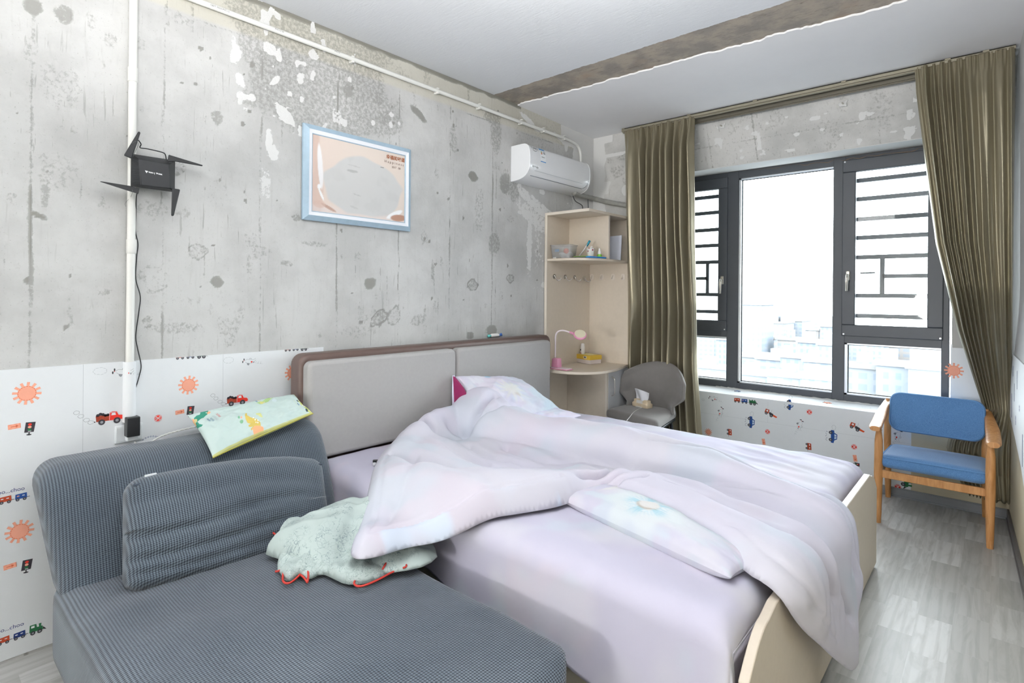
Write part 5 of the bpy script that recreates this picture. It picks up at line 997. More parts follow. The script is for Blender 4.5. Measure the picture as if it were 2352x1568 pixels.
# seat: rounded slab from traced corners at its top height
sc_ = [(.425, 3.745), (.93, 3.615), (.845, 4.12), (.445, 4.10)]
def gseat(V):
    V = V.copy(); u, v = V[:, 0] / .5 + .5, V[:, 1] / .5 + .5; A_, B_, C_, D_ = [np.array(q) for q in sc_]
    P_ = A_ * ((1 - u) * (1 - v))[:, None] + B_ * (u * (1 - v))[:, None] + C_ * (u * v)[:, None] + D_ * ((1 - u) * v)[:, None]
    top = V[:, 2] > 0; z = .445 + V[:, 2] + top * .010 * np.sin(np.clip(u, 0, 1) * 3.14) * np.sin(np.clip(v, 0, 1) * 3.14)
    return np.stack([P_[:, 0] - .70, P_[:, 1] - 3.80, z], 1)
V, F = soft_box((.5, .5, .07), .028, (20, 20, 6), gseat); b = MB(); b.add(V, F); b.build('seat', M_gfab, gc, smooth=True)
# backrest: wide curved shell, wings narrowing towards the seat
def gback(V):
    V = V.copy(); u, v, w = V[:, 0], V[:, 1], V[:, 2]                       # u -0.5..0.5, w 0..1 in height
    a = u * 2; hw = np.where(w > .40, .300 - .03 * sst(.75, 1, w), np.interp(w, [0, .18, .40], [.225, .215, .300])); x = .688 + a * hw * .93
    ztop = .835 - .085 * np.abs(a) ** 2.4; z = .47 + (ztop - .47) * w; z = np.where((w < .42) & (np.abs(a) > .7), z, z)
    y = 4.125 - .165 * np.abs(a) ** 2.2 + .05 * w + v
    return np.stack([x - .70, y - 3.80, z], 1)
nb = 44; us, ws = np.linspace(-.5, .5, nb), np.linspace(0, 1, 30)
def bsheet(off):
    U, Wv = np.meshgrid(us, ws, indexing='ij'); e = np.minimum(np.minimum(.5 - np.abs(U), 99) / .06, np.minimum(1 - Wv, .2) / .10); e = np.sqrt(np.clip(1 - (1 - np.clip(e, 0, 1)) ** 2, 0, 1))
    return gback(np.stack([U.ravel(), (off * e).ravel(), Wv.ravel()], 1)).reshape(nb, 30, 3)
fr_, bk_ = bsheet(-.026), bsheet(.026); b = MB(); b.grid(fr_); b.grid(bk_); o = b.build('backrest', M_gfab, gc, smooth=True); bm = bmesh.new(); bm.from_mesh(o.data); bmesh.ops.remove_doubles(bm, verts=bm.verts, dist=.0008); bmesh.ops.recalc_face_normals(bm, faces=bm.faces); bm.to_mesh(o.data); bm.free()
M_dkm = plain('dark_metal', '#2c2f33', .4, .4)
b = MB(); pts = [(.42, 3.75), (.925, 3.622), (.84, 4.11), (.44, 4.09)]; b.prism([(p[0] - .70, p[1] - 3.80) for p in pts], 'z', .392, .412); b.build('seat_shell', M_dkm, gc, bevel=.006)
for x0, y0, x1, y1 in ((.47, 3.80, .44, 3.74), (.88, 3.70, .92, 3.63), (.82, 4.06, .87, 4.09), (.47, 4.05, .42, 4.09)):
    b = MB(); b.tube([GC((x0, y0, .395)), GC((x1, y1, 0))], [.014, .009], 10); b.build('leg', M_dkm, gc, smooth=True)
q = on_y(1476, 917, 3.98); tx = thing('tissue_box', 'small beige tissue pack with a white tissue pulled up on the grey chair', 'tissues', (q[0], 3.975, .483))
R_ = Matrix.Rotation(math.radians(-14), 4, 'Z'); b = MB(); V, F = soft_box((.155, .075, .062), .01, (10, 6, 6), lambda v: v * np.stack([1 - .10 * (v[:, 2] > 0), 1 - .35 * (v[:, 2] > .0), np.ones(len(v))], 1)); b.add([R_ @ Vector(p) + Vector((0, 0, .035)) for p in V], F); b.build('pack', plain('beige_film', '#e0cdae', .5, var=.06), tx, smooth=True, angle=50)
b = MB(); b.add([R_ @ Vector(p) for p in ((-.035, -.0385, .006), (.033, -.0385, .006), (.030, -.030, .062), (-.032, -.030, .062))], [(0, 1, 2, 3)]); b.build('pack_label', plain('white_pack_print', '#e8e4dd', .5, var=.01), tx); 
v_, f_ = text_shape('PURE', .018); b = MB(); b.add([R_ @ Vector((p[0], -.0372 + (p[1]) * .15, .030 + p[1])) for p in v_], f_); b.build('pack_lettering', plain('grey_ink', '#8e8a86', .6), tx)
b = MB(); G = []
for i in range(18):
    u = i / 17; G.append([R_ @ Vector((-.052 + .104 * u + (u - .5) * .05 * v, -.012 + .018 * math.sin(u * 7 + v * 2) * (1 - v * .5), .058 + v * (.078 + .010 * math.sin(u * 4.0 + .6)))) for v in np.linspace(0, 1, 10)])
b.grid(G); b.build('tissue', plain('white_tissue', '#e6e6e8', .95, var=.02), tx, smooth=True, solid=.001)
uc = [on_z(1446, 958, .484), on_z(1456, 946, .487), on_z(1470, 938, .488), on_z(1484, 934, .489)]; us_ = thing('usb_cable', 'white charging cable curving over the grey chair seat', 'cable', tuple(uc[2])); b = MB(); b.tube([np.array(q) - uc[2] for q in curve_pts([uc[0] + (uc[0] - uc[1]) * .6] + uc, 6)], .0024, 7); b.build('flex', M_bw, us_, smooth=True)
d_ = (uc[3] - uc[2]) / np.linalg.norm(uc[3] - uc[2]); a_ = uc[3] - uc[2]; b = MB(); b.tube([a_, a_ + d_ * .016], .005, 8); b.build('dark_collar', M_blk2, us_, smooth=True); b = MB(); b.tube([a_ + d_ * .016, a_ + d_ * .032], .0052, 8); b.build('plug', M_bw, us_, smooth=True)

# ---- blue armchair
m, t, p = base_mat('blue_weave', .85, 0, .25, .3); v = t.coord(); n_ = t.noise(t.mapping(v, (1, 1, 1)), 420, 2, .7); c = t.mix(t.ramp(n_, .3, .7), lin('#3f6797'), lin('#6690bd')); c = t.mix(t.math('MULTIPLY', t.ramp(t.noise(v, 5), .35, .65), .2), c, lin('#5f8cbf')); t.l.new(c, p.inputs['Base Color']); t.l.new(t.bump(n_, .25, .001), p.inputs['Normal']); M_blue = m
m, t, p = base_mat('oiled_beech', .42, 0, .45); v = t.mapping(t.coord(), (22, 22, 3)); c = t.mix(t.ramp(t.noise(v, 2, 5, .6, .8), .35, .7), lin('#b07a46'), lin('#c99560')); t.l.new(c, p.inputs['Base Color']); M_wood = m
bc = thing('armchair', 'low wooden armchair with blue fabric seat and backrest by the right curtain', 'armchair', (2.44, 4.28, 0))
def BC_(p): return (p[0] - 2.44, p[1] - 4.28, p[2])
FLx, FRx, BLx, BRx, FY, BY = 2.188, 2.722, 2.158, 2.690, 4.02, 4.53
FRx = 2.705
for x, dx in ((FLx, .0), (FRx, .0)):
    b = MB(); b.tube([BC_((x, FY, 0)), BC_((x, FY, .06)), BC_((x + dx, FY, .30)), BC_((x + dx, FY + .002, .50)), BC_((x + dx, FY + .004, .555)), BC_((x + dx, FY + .005, .566))], [.0155, .018, .0235, .0215, .015, .017], 14, flat=1.0); b.build('front_leg', M_wood, bc, smooth=True, angle=50)
for x in (BLx + .012, BRx - .012):
    b = MB(); b.tube([BC_((x, BY + .045, 0)), BC_((x, BY + .02, .20)), BC_((x, BY - .01, .40)), BC_((x, BY + .0, .60)), BC_((x, BY + .015, .68))], [.016, .020, .021, .019, .014], 14); b.build('back_leg', M_wood, bc, smooth=True, angle=50)
for x, xb, sg in ((FLx - .012, BLx + .008, -1), (FRx + .012, BRx - .005, 1)):
    n = 22; G = []
    for k in range(n):
        u = k / (n - 1); y = FY - .055 + (BY + .02 - FY + .055) * u; xc = x + (xb - x) * u + sg * .010 * math.sin(u * 3.14); z = .578 + .010 * math.sin(u * 2.2) + .085 * max(0, u - .35) ** 1.3 * 1.5
        wd = (.034 if u < .55 else .034 - .014 * (u - .55) / .45) * (.75 + .25 * min(1, u / .05)); th = .0155
        ring = [(xc + wd * math.cos(a) * (1 if abs(math.cos(a)) < .9 else 1), y, z + th * math.copysign(abs(math.sin(a)) ** .7, math.sin(a))) for a in np.linspace(0, 2 * math.pi, 17)[:-1]]; G.append([BC_(q) for q in ring])
    b = MB(); b.grid(G, closed=True); b.add(G[0], [tuple(range(16))]); b.add(G[-1], [tuple(range(16))[::-1]]); b.build('armrest', M_wood, bc, smooth=True, angle=55)
def rail(name, a, c_, h, w):
    a, c_ = Vector(BC_(a)), Vector(BC_(c_)); d = (c_ - a).normalized(); s_ = d.cross(Vector((0, 0, 1))).normalized() * w / 2; up = Vector((0, 0, h / 2)); b = MB()
    b.add([a - s_ - up, a + s_ - up, a + s_ + up, a - s_ + up, c_ - s_ - up, c_ + s_ - up, c_ + s_ + up, c_ - s_ + up], [(0, 1, 2, 3), (7, 6, 5, 4), (0, 4, 5, 1), (3, 2, 6, 7), (1, 5, 6, 2), (0, 3, 7, 4)]); b.build(name, M_wood, bc, bevel=.004)
rail('front_rail', (FLx, FY + .004, .300), (FRx, FY + .004, .300), .045, .022); rail('back_rail', (BLx + .012, BY - .005, .285), (BRx - .012, BY - .005, .285), .04, .022)
for xa, xb in ((FLx, BLx + .012), (FRx, BRx - .012)): rail('side_rail', (xa, FY, .292), (xb, BY, .280), .042, .02)
def bseat(V): V = V.copy(); V[:, 2] += (V[:, 2] > 0) * .014 * np.cos(np.clip(V[:, 0] / .27, -1, 1) * 1.5) * np.cos(np.clip(V[:, 1] / .25, -1, 1) * 1.5); return V
V, F = soft_box((.500, .50, .078), .034, (30, 30, 10), bseat); Mx = Matrix.Translation(BC_((2.444, 4.255, .365))) @ Matrix.Rotation(math.radians(-3), 4, 'X'); b = MB(); b.add([Mx @ Vector(q) for q in V], F); st = b.build('seat_cushion', M_blue, bc, smooth=True)
M_pipe = plain('blue_piping', '#5d89b8', .85)
def ring_pts(w, d, r, z, M, n=8): return [M @ Vector((p[0], p[1], z)) for p in rrect(w, d, r, n) + rrect(w, d, r, n)[:1]]
b = MB(); b.tube(ring_pts(.494, .494, .04, .026, Mx), .0042, 7, cap=False); b.build('piping', M_pipe, st, smooth=True)
Mx = Matrix.Translation(BC_((2.432, 4.50, .606))) @ Matrix.Rotation(math.radians(-12), 4, 'X') @ Matrix.Rotation(math.radians(.5), 4, 'Y')
pts = rrect(.492, .255, .062, 8); nP = len(pts)
def bpad(V):
    V = V.copy(); V[:, 1] += .035 * (V[:, 0] / .25) ** 2 * -1; return V
G = []
for sx_, y in ((.90, -.030), (.96, -.029), (.99, -.020), (1.0, -.008), (1.0, .008), (.99, .02), (.95, .028), (.85, .030)): G.append([(p[0] * (1 - (1 - sx_) * .5), y, p[1] * (1 - (1 - sx_))) for p in pts])
b = MB(); A_ = np.array(G); A_[..., 1] -= .03 * (A_[..., 0] / .25) ** 2; AA = [[Mx @ Vector(q) for q in row] for row in A_]; b.grid(AA, closed=True)
def capfill(row, nrm):
    R__ = np.array(row); c0 = R__.mean(0); inner = []
    for f_ in (.75, .5, .25): q_ = c0 + (R__ - c0) * f_; q_[:, 1] = np.where(True, R__[0, 1] * 0 + (nrm * (.031 + .004 * (1 - f_))) - .03 * (q_[:, 0] / .25) ** 2, 0); inner.append(q_)
    return inner
for row, nr in ((A_[0], -1), (A_[-1], 1)):
    rr_ = [row] + capfill(row, nr); b.grid([[Mx @ Vector(q) for q in r__] for r__ in rr_], closed=True); b.add([Mx @ Vector(q) for q in rr_[-1]], [tuple(range(nP))])
bp_ = b.build('back_pad', M_blue, bc, smooth=True, angle=70)
b = MB(); b.tube([Mx @ Vector((p[0] * .965, -.0275 - .03 * (p[0] / .25) ** 2, p[1] * .945)) for p in pts + pts[:1]], .0042, 7, cap=False); b.build('piping', M_pipe, bp_, smooth=True)

# ================================================================== CHILDREN'S WALLPAPER
def flat(name, hexc): return plain(name, hexc, .75, var=.04, scale=60, spec=.2)
INKS = dict(paper=plain('white_wallpaper', '#e8ebed', .7, var=.015, scale=30, bump=.06, bscale=500), sun=flat('ink_salmon', '#eba58c'), sund=flat('ink_rust', '#c9613f'), red=flat('ink_red', '#d8392d'), brick=flat('ink_brick', '#b0472c'), dark=flat('ink_charcoal', '#3d3b40'),
            grey=flat('ink_grey', '#8f9296'), white=flat('ink_white', '#f0f1f2'), green=flat('ink_green', '#2f6b46'), blue=flat('ink_blue', '#2c4f8f'), navy=flat('ink_navy', '#283a70'), orange=flat('ink_orange', '#e0592f'), sky=flat('ink_pale_blue', '#c3d4e6'), line=flat('ink_pencil', '#a3a8ab'))
IK = list(INKS)
class Paper:
    def __init__(s, mapf): s.b = MB(); s.mapf = mapf; s.clip = None
    def poly(s, pts, ink, layer=1):
        if s.clip is not None: pts = s.clip(pts)
        if len(pts) < 3: return
        s.b.add([s.mapf(p[0], p[1], layer) for p in pts], [tuple(range(len(pts)))], IK.index(ink))
    def strip(s, pts, w, ink, layer=1, closed=False, dash=None):
        P = [np.array(p, float) for p in pts]; P = P + [P[0]] if closed else P
        for i in range(len(P) - 1):
            if dash and i % dash[0] >= dash[1]: continue
            a, c = P[i], P[i + 1]; d = c - a; L = np.hypot(*d)
            if L < 1e-7: continue
            n = np.array([-d[1], d[0]]) / L * w / 2; s.poly([a - n, c - n, c + n, a + n], ink, layer)
    def at(s, c, k=1.0, rot=0.0, flip=1):
        a = math.radians(rot); ca, sa = math.cos(a), math.sin(a); return lambda pts: [(c[0] + k * (flip * p[0] * ca - p[1] * sa), c[1] + k * (flip * p[0] * sa + p[1] * ca)) for p in pts]
def disc(x, y, rx, ry=None, n=18): ry = ry or rx; return [(x + rx * math.cos(2 * math.pi * k / n), y + ry * math.sin(2 * math.pi * k / n)) for k in range(n)]
def bumpy(x, y, rx, ry, bumps=7, n=42, amp=.13, ph=0): return [(x + rx * (1 + amp * abs(math.sin(bumps * math.pi * k / n + ph))) * math.cos(2 * math.pi * k / n), y + ry * (1 + amp * abs(math.sin(bumps * math.pi * k / n + ph))) * math.sin(2 * math.pi * k / n)) for k in range(n)]
def sun(P, T):
    for k in range(12):
        a = 2 * math.pi * k / 12; c, d = math.cos(a), math.sin(a); P.poly(T([(c * .024 - d * .0038, d * .024 + c * .0038), (c * .024 + d * .0038, d * .024 - c * .0038), (c * .042 + d * .0045, d * .042 - c * .0045), (c * .042 - d * .0045, d * .042 + c * .0045)]), 'sun', 1)
    P.poly(T(disc(0, 0, .028, n=30)), 'sun', 2); P.strip(T(disc(0, 0, .0255, n=60)), .0016, 'sund', 3, True, (3, 2))
def cloud(P, T): P.strip(T(bumpy(0, 0, .021, .013)), .0009, 'line', 1, True, (4, 3))
def puff(P, T): P.strip(T(bumpy(0, 0, .0085, .0065, 5, 20, .2)), .0010, 'grey', 1, True)
def plane(P, T):
    P.strip(T([(-.026, .004), (-.018, .010), (.0, .008), (.016, .006), (.026, .012), (.027, .004), (.018, -.004), (.004, -.012), (-.012, -.012), (-.024, -.002)]), .0010, 'grey', 1, True, (5, 4)); P.poly(T(disc(-.030, .010, .0025, .0055)), 'dark', 2); P.poly(T(disc(-.036, -.001, .0025, .0055)), 'dark', 2)
    P.poly(T(disc(-.0305, .004, .0018)), 'red', 2); P.poly(T(disc(.006, -.004, .0048, .0036, 8)), 'red', 2); P.poly(T([(-.017, -.008), (-.004, -.010), (-.006, -.018), (-.010, -.020), (-.015, -.016)]), 'grey', 1); P.poly(T([(.012, -.003), (.020, -.005), (.016, -.011)]), 'grey', 1); P.strip(T([(-.004, .008), (-.003, .014), (.004, .014), (.005, .008)]), .0014, 'grey', 1)
    P.strip(T([(.024 + .034 * u + .005 * math.cos(u * 18), -.008 + .005 * math.sin(u * 18) - .006 * u) for u in np.linspace(0, 1, 34)]), .0008, 'line', 1, False, (4, 3))
def wheel(P, T, x, y, r): P.poly(T(disc(x, y, r)), 'dark', 3); P.poly(T(disc(x, y, r * .45)), 'grey', 4)
def truck(P, T):
    P.poly(T([(-.048, -.014), (-.005, -.014), (-.005, .010), (-.050, .010)]), 'brick', 1)
    for k in range(8): x = -.046 + k * .0053; P.strip(T([(x, -.013), (x - .001, .009)]), .0011, 'dark', 2)
    for k in range(5): P.poly(T(disc(-.043 + k * .0085, .012 + .004 * math.sin(k * 1.4), .0062, .006, 10)), 'dark', 1)
    P.poly(T([(-.006, -.014), (.046, -.014), (.048, -.006), (.042, .004), (.028, .006), (.022, .020), (.006, .022), (-.004, .018)]), 'red', 2); P.poly(T([(.002, .006), (.018, .006), (.016, .016), (.004, .017)]), 'white', 3); P.strip(T([(-.004, -.012), (-.003, .016), (.006, .020), (.022, .018), (.028, .005), (.042, .003)]), .0011, 'white', 3, False, None)
    wheel(P, T, -.030, -.017, .0115); wheel(P, T, .022, -.017, .0125); P.poly(T(disc(-.053, -.013, .0025)), 'dark', 2)
def traffic(P, T):
    P.poly(T([(-.015, -.018), (.014, -.017), (.017, .022), (-.013, .022)]), 'dark', 1)
    for y, ink in ((.013, 'red'), (.003, 'sun'), (-.007, 'green')): P.poly(T(disc(0, y, .0058, .0046)), ink, 2)
    P.strip(T([(-.004, -.0135), (.006, -.013)]), .002, 'white', 2); P.poly(T([(-.002, -.018), (.002, -.018), (.002, -.026), (-.002, -.026)]), 'dark', 1); P.poly(T(disc(0, -.027, .008, .0028)), 'dark', 1)
def arrow(P, T):
    P.poly(T([(-.018, -.009), (.018, -.009), (.018, .009), (-.018, .009)]), 'sun', 1); P.strip(T([(-.016, -.0075), (-.008, -.0075), (0, -.0075), (.008, -.0075), (.016, -.0075), (.016, .0075), (.008, .0075), (0, .0075), (-.008, .0075), (-.016, .0075)]), .0009, 'sund', 2, True, (2, 1))
    P.strip(T([(-.010, 0), (.006, 0)]), .0022, 'sund', 2); P.poly(T([(.004, .005), (.012, 0), (.004, -.005)]), 'sund', 2)
def crossing(P, T):
    P.poly(T(disc(0, 0, .0148, n=26)), 'white', 1); P.strip(T(disc(0, 0, .0142, n=26)), .0013, 'red', 2, True); P.poly(T(disc(0, 0, .012, n=24)), 'red', 2); P.strip(T([(-.0085, .0085), (.0085, -.0085)]), .0026, 'white', 3); P.strip(T([(-.0085, -.0085), (.0085, .0085)]), .0026, 'white', 3)
    for x in (-.0075, .0075): word(P, lambda q, x=x: T([(p[0] + x, p[1]) for p in q]), 'R', .008, 'white', 3)
def carriage(P, T, x, ink, w=.034):
    P.poly(T([(x - w / 2, -.008), (x + w / 2, -.008), (x + w / 2 - .001, .012), (x - w / 2 + .001, .010)]), ink, 1); P.poly(T([(x + .003, .002), (x + .010, .002), (x + .010, .005), (x + .003, .005)]), 'white', 2); P.poly(T([(x - .012, .001), (x - .005, .001), (x - .005, .005), (x - .012, .005)]), 'sun' if ink == 'blue' else 'white', 2)
    for q in (-.010, .010): wheel(P, T, x + q, -.010, .0055)
    P.strip(T([(x + w / 2, -.005), (x + w / 2 + .008, -.005)]), .002, 'dark', 1)
def engine(P, T, x):
    P.poly(T([(x - .018, -.008), (x + .022, -.008), (x + .020, .006), (x + .004, .007), (x + .002, .020), (x - .017, .020)]), 'green', 1); P.poly(T([(x - .013, .008), (x - .003, .008), (x - .003, .016), (x - .013, .016)]), 'white', 2); P.poly(T([(x + .010, .006), (x + .016, .006), (x + .017, .018), (x + .009, .018)]), 'green', 1); P.poly(T([(x + .022, -.008), (x + .032, -.011), (x + .022, .002)]), 'dark', 1)
    for q in (-.008, .012): wheel(P, T, x + q, -.011, .0075)
def train(P, T): carriage(P, T, -.052, 'brick'); carriage(P, T, -.010, 'blue'); engine(P, T, .034)
def car(P, T):
    P.poly(T([(-.026, -.009), (.027, -.009), (.028, .001), (.016, .004), (.010, .014), (-.010, .015), (-.016, .004), (-.026, .003)]), 'blue', 1); P.poly(T([(-.011, .004), (-.001, .004), (-.001, .012), (-.008, .012)]), 'sky', 2); P.poly(T([(.001, .004), (.011, .004), (.007, .012), (.001, .012)]), 'sky', 2); wheel(P, T, -.015, -.010, .0068); wheel(P, T, .015, -.010, .0068)
    puff(P, lambda q: T([(p[0] - .038, p[1] * 1 + .002) for p in q])); P.strip(T([(-.02 + .045 * u, -.026 + .003 * math.sin(u * 22)) for u in np.linspace(0, 1, 16)]), .0018, 'navy', 1, False, (3, 2))
def digger(P, T):
    P.poly(T([(-.026, -.003), (-.008, -.005), (-.006, .012), (-.022, .014)]), 'brick', 1); P.poly(T([(-.019, .003), (-.012, .002), (-.011, .009), (-.018, .010)]), 'white', 2); P.poly(T([(-.006, -.008), (.012, -.012), (.012, -.002), (-.006, .004)]), 'dark', 1); P.poly(T([(.010, -.012), (.026, -.016), (.030, -.010), (.012, -.004)]), 'orange', 1); wheel(P, T, -.018, -.006, .006); wheel(P, T, .004, -.012, .0065); P.strip(T([(.002, .0), (.004, .016)]), .0012, 'grey', 1)
def word(P, T, txt, size, ink, layer=1):
    v, f = text_shape(txt, size); o = len(P.b.v)
    for q in f:
        pts = T([v[i] for i in q]); P.b.add([P.mapf(p[0], p[1], layer) for p in pts], [tuple(range(len(pts)))], IK.index(ink))
MATS = [INKS[k] for k in IK]
# ---- left wall
XW = .004
LP = Paper(lambda y, z, l: (XW + l * .00035, y, z))
ZTOP, YEND = 1.077, 1.573
def L_(px, py): p = on_x(px, py, XW); return (p[1], p[2])
LP.b.box((.0005, -8.9, .012), (XW, YEND, ZTOP), 0)
for px, py in ((62, 903), (433, 884), (672, 856), (45, 1220)): sun(LP, LP.at(L_(px, py), 1.0, -6))
for px, py in ((230, 852), (525, 827)): cloud(LP, LP.at(L_(px, py)))
for px, py in ((575, 829),): plane(LP, LP.at(L_(px, py)))
for px, py in ((254, 957), (546, 917)):
    T = LP.at(L_(px, py), 1.0); truck(LP, T)
    for dx, dy in ((-.066, -.012), (-.080, .0), (-.098, .018), (-.112, .034)): puff(LP, LP.at((L_(px, py)[0] + dx, L_(px, py)[1] + dy)))
for px, py in ((68, 982), (437, 943), (61, 1298)): traffic(LP, LP.at(L_(px, py), .95, -4))
for px, py in ((33, 979), (413, 946), (23, 1300)): arrow(LP, LP.at(L_(px, py), 1.0, 4))
crossing(LP, LP.at(L_(363, 960)))
LP.clip = lambda pts: [(p[0], min(p[1], ZTOP)) for p in pts]
for px in (443, 683): c = L_(px, 800); train(LP, LP.at((c[0], ZTOP + .006), 1.0))
LP.clip = None
c = L_(12, 1147); carriage(LP, LP.at(c), 0, 'brick'); carriage(LP, LP.at(c), .044, 'blue')
c = L_(8, 1470); carriage(LP, LP.at(c), 0, 'brick'); carriage(LP, LP.at(c), .044, 'navy'); engine(LP, LP.at(c), .090)
for px, py in ((18, 1128), (16, 1444)): word(LP, LP.at(L_(px, py), 1, 0), 'choo...choo', .020, 'navy')
for k, ch in enumerate('booooom'): c = L_(347, 1004); word(LP, LP.at((c[0] - .030 + k * .0095, c[1] + .005 - .0009 * (k - 3) ** 2), 1, -6 * (k - 3)), ch, .013, 'blue')
c = L_(330, 1017); LP.poly(LP.at(c)([(-.014, 0), (0, .003), (.014, .002), (.012, -.002)]), 'navy'); puff(LP, LP.at(L_(281, 1030)))
for px in (191, 512): y = L_(px, 900)[0]; LP.strip([(y, .02), (y, ZTOP)], .0008, 'line', 1)
o = LP.b.build('wallpaper', MATS, wall_left, world=True)
# the paper bulges over the conduit and the plane printed across it
b = MB(); G = [[(XW + .032 * math.sin(a) ** .7 if a > .01 and a < 3.13 else XW, ypipe - .023 * math.cos(a), z) for a in np.linspace(0, math.pi, 11)] for z in (ZTOP - .001, 1.0, .93, .86, .825)]
b.grid(G); o = b.build('paper_bulge', INKS['paper'], wall_left, smooth=True, world=True)
PB = Paper(lambda y, z, l: (XW + (.0325 if abs(y - ypipe) < .013 else 0) + l * .00035, y, z)); plane(PB, PB.at(L_(284, 853), 1.05)); PB.b.build('paper_print', MATS, wall_left, world=True)
# ---- window wall: below the sill, over the sill and beside the frame
YF = YB - .0065
BP = Paper(lambda x, z, l: (x, YF - l * .00035, z)); def_ = None
BP.b.box((.36, YF, .064), (2.292, YF + .0055, WZ0 + .001), 0); BP.b.box((2.292, YF, .50), (2.5035, YF + .0055, WZ0 + .001), 0); BP.b.box((2.5035, YF, .46), (2.80, YF + .0055, 1.045), 0)
def B_(px, py): p = on_y(px, py, YF); return (p[0], p[2])
train(BP, BP.at(B_(1714, 921), 1.40)); car(BP, BP.at(B_(1815, 929), 1.5, -90)); 
for px, py in ((1726, 969), (1914, 1002)): car(BP, BP.at(B_(px, py), 1.75, -90))
for px, py in ((1770, 948), (1968, 980)): digger(BP, BP.at(B_(px, py), 1.75, -8))
for px, py in ((1859, 946), (1763, 991), (1962, 1026), (2062, 1118)): crossing(BP, BP.at(B_(px, py), 1.35, -90))
for px, py in ((1640, 915),): plane(BP, BP.at(B_(px, py), 1.2))
for px, py in ((1655, 948), (1837, 978), (2062, 1002)): plane(BP, BP.at(B_(px, py), 1.35, -100, 1))
for px, py in ((1676, 992), (1858, 1025)): carriage(BP, BP.at(B_(px, py), 1.5, -90), 0, 'brick')
for px, py in ((1627, 992), ): sun(BP, BP.at(B_(px, py), .75))
for px, py in ((1754, 1014), (1964, 1052)): arrow(BP, BP.at(B_(px, py), 1.3, -80))
sun(BP, BP.at(B_(2191, 851), 1.2)); engine(BP, BP.at(B_(2082, 1106), 1.7, -90), 0); traffic(BP, BP.at(B_(1968, 1066), .8, -90)); cloud(BP, BP.at(B_(1935, 940), .9)); puff(BP, BP.at(B_(1615, 918)))
BP.strip([(.36, .375), (2.29, .375)], .0006, 'line'); x = B_(1764, 920)[0]; BP.strip([(x, .375), (x, WZ0)], .0006, 'line')
BP.b.build('wallpaper', MATS, wall_back, world=True)
zS0, zS1 = WZ0 + .0015, .588
SP = Paper(lambda x, y, l: (x, y, zS0 + (zS1 - zS0) * (y - YF) / (YW - .03 - YF) + l * .0004)); SP.b.add([(WX0, YF - .0012, zS0), (WX1, YF - .0012, zS0), (WX1, YW - .03, zS1), (WX0, YW - .03, zS1), (WX0, YF - .0012, zS0 - .02), (WX1, YF - .0012, zS0 - .02), (WX1, YW - .03, zS0 - .02), (WX0, YW - .03, zS0 - .02)], [(0, 1, 2, 3), (7, 6, 5, 4), (0, 4, 5, 1), (2, 6, 7, 3)], 0)
car(SP, SP.at((1.10, 4.72), 1.0)); plane(SP, SP.at((1.78, 4.70), 1.1)); SP.poly(disc(1.77, 4.70, .03, .012), 'sun', 1); cloud(SP, SP.at((2.02, 4.70), 1.2)); SP.poly(disc(2.13, 4.70, .03, .012), 'sun', 1); SP.b.build('sill_paper', MATS, wall_back, world=True)
# ragged foam and mortar along the frame foot
b = MB(); G = []
for k in range(90):
    x = .9 + 1.35 * k / 89; r = .006 + .006 * abs(vnoise(k * .7, 0, 7)); G.append([(x, YW - .031 - r * math.sin(a), .585 + r * math.cos(a)) for a in np.linspace(-.3, 1.9, 6)])
b.grid(G); b.build('mortar_bead', M_white_plaster, wall_back, smooth=True, world=True)
b = MB(); b.box((WX1 - .004, YB - .006, .585), (WX1 + .004, YW, 1.065)); b.build('jamb_paper', INKS['paper'], wall_back, world=True)
# ---- right wall: torn sheet with printed strokes
def rw(y, z, l): return (rwx(y) - .006 - l * .0005, y, z)
RP_ = Paper(rw); pts = [(4.60, .92), (3.9, .905), (3.4, .905), (2.0, .9), (2.0, .30), (2.9, .30), (3.55, .33), (3.95, .47), (4.30, .585), (4.60, .63)]
pts = [(4.60, 1.045), (2.0, 1.045), (2.0, .30), (2.9, .30), (3.35, .36), (3.80, .52), (4.20, .60), (4.60, .66)]
RP_.b.prism(pts, 'x', -.004, 0, 0); RP_.b.v = [(rwx(v[1]) - .006 + (.004 if abs(v[0]) > .001 else 0), v[1], v[2]) for v in RP_.b.v]
for y, z, ln in ((4.32, .95, .06), (4.05, .93, .10), (4.22, .84, .10), (4.40, .74, .14), (4.12, .70, .05), (3.72, .62, .16), (3.50, .80, .12), (3.3, .55, .2), (3.9, .80, .03)): RP_.strip([(y, z - ln / 2), (y + .01, z), (y + .004, z + ln / 2)], .022, 'navy')
RP_.b.build('wallpaper', MATS, wall_right, world=True)

# ================================================================== QUILT AND DINOSAUR PILLOW ON THE SOFA
ZQ = .385
def cloth_print(name, base, inkc, scale, thr):
    m, t, p = base_mat(name, .85, 0, .25); v = t.coord()
    def contour(sc_, w): return t.ramp(t.math('ABSOLUTE', t.math('SUBTRACT', t.noise(v, sc_, 3, .6, .8), .5)), w, w * .3)
    line = t.math('MAXIMUM', contour(scale * .6, .014), contour(scale * 1.3, .014)); patch = t.ramp(t.noise(v, 7, 2), thr, thr + .12); wl = t.ramp(t.noise(t.mapping(v, (40, 6, 6), (0, 0, .8)), 2, 3), .62, .68)
    c = t.mix(t.noise(v, 6), lin(base), lin('#b9c5c1')); c = t.mix(t.math('MULTIPLY', t.math('MULTIPLY', line, patch), .62), c, lin(inkc)); c = t.mix(t.math('MULTIPLY', t.math('MULTIPLY', wl, patch), .35), c, lin(inkc)); t.l.new(c, p.inputs['Base Color']); t.l.new(t.bump(t.noise(v, 400, 2), .1, .001), p.inputs['Normal']); return m
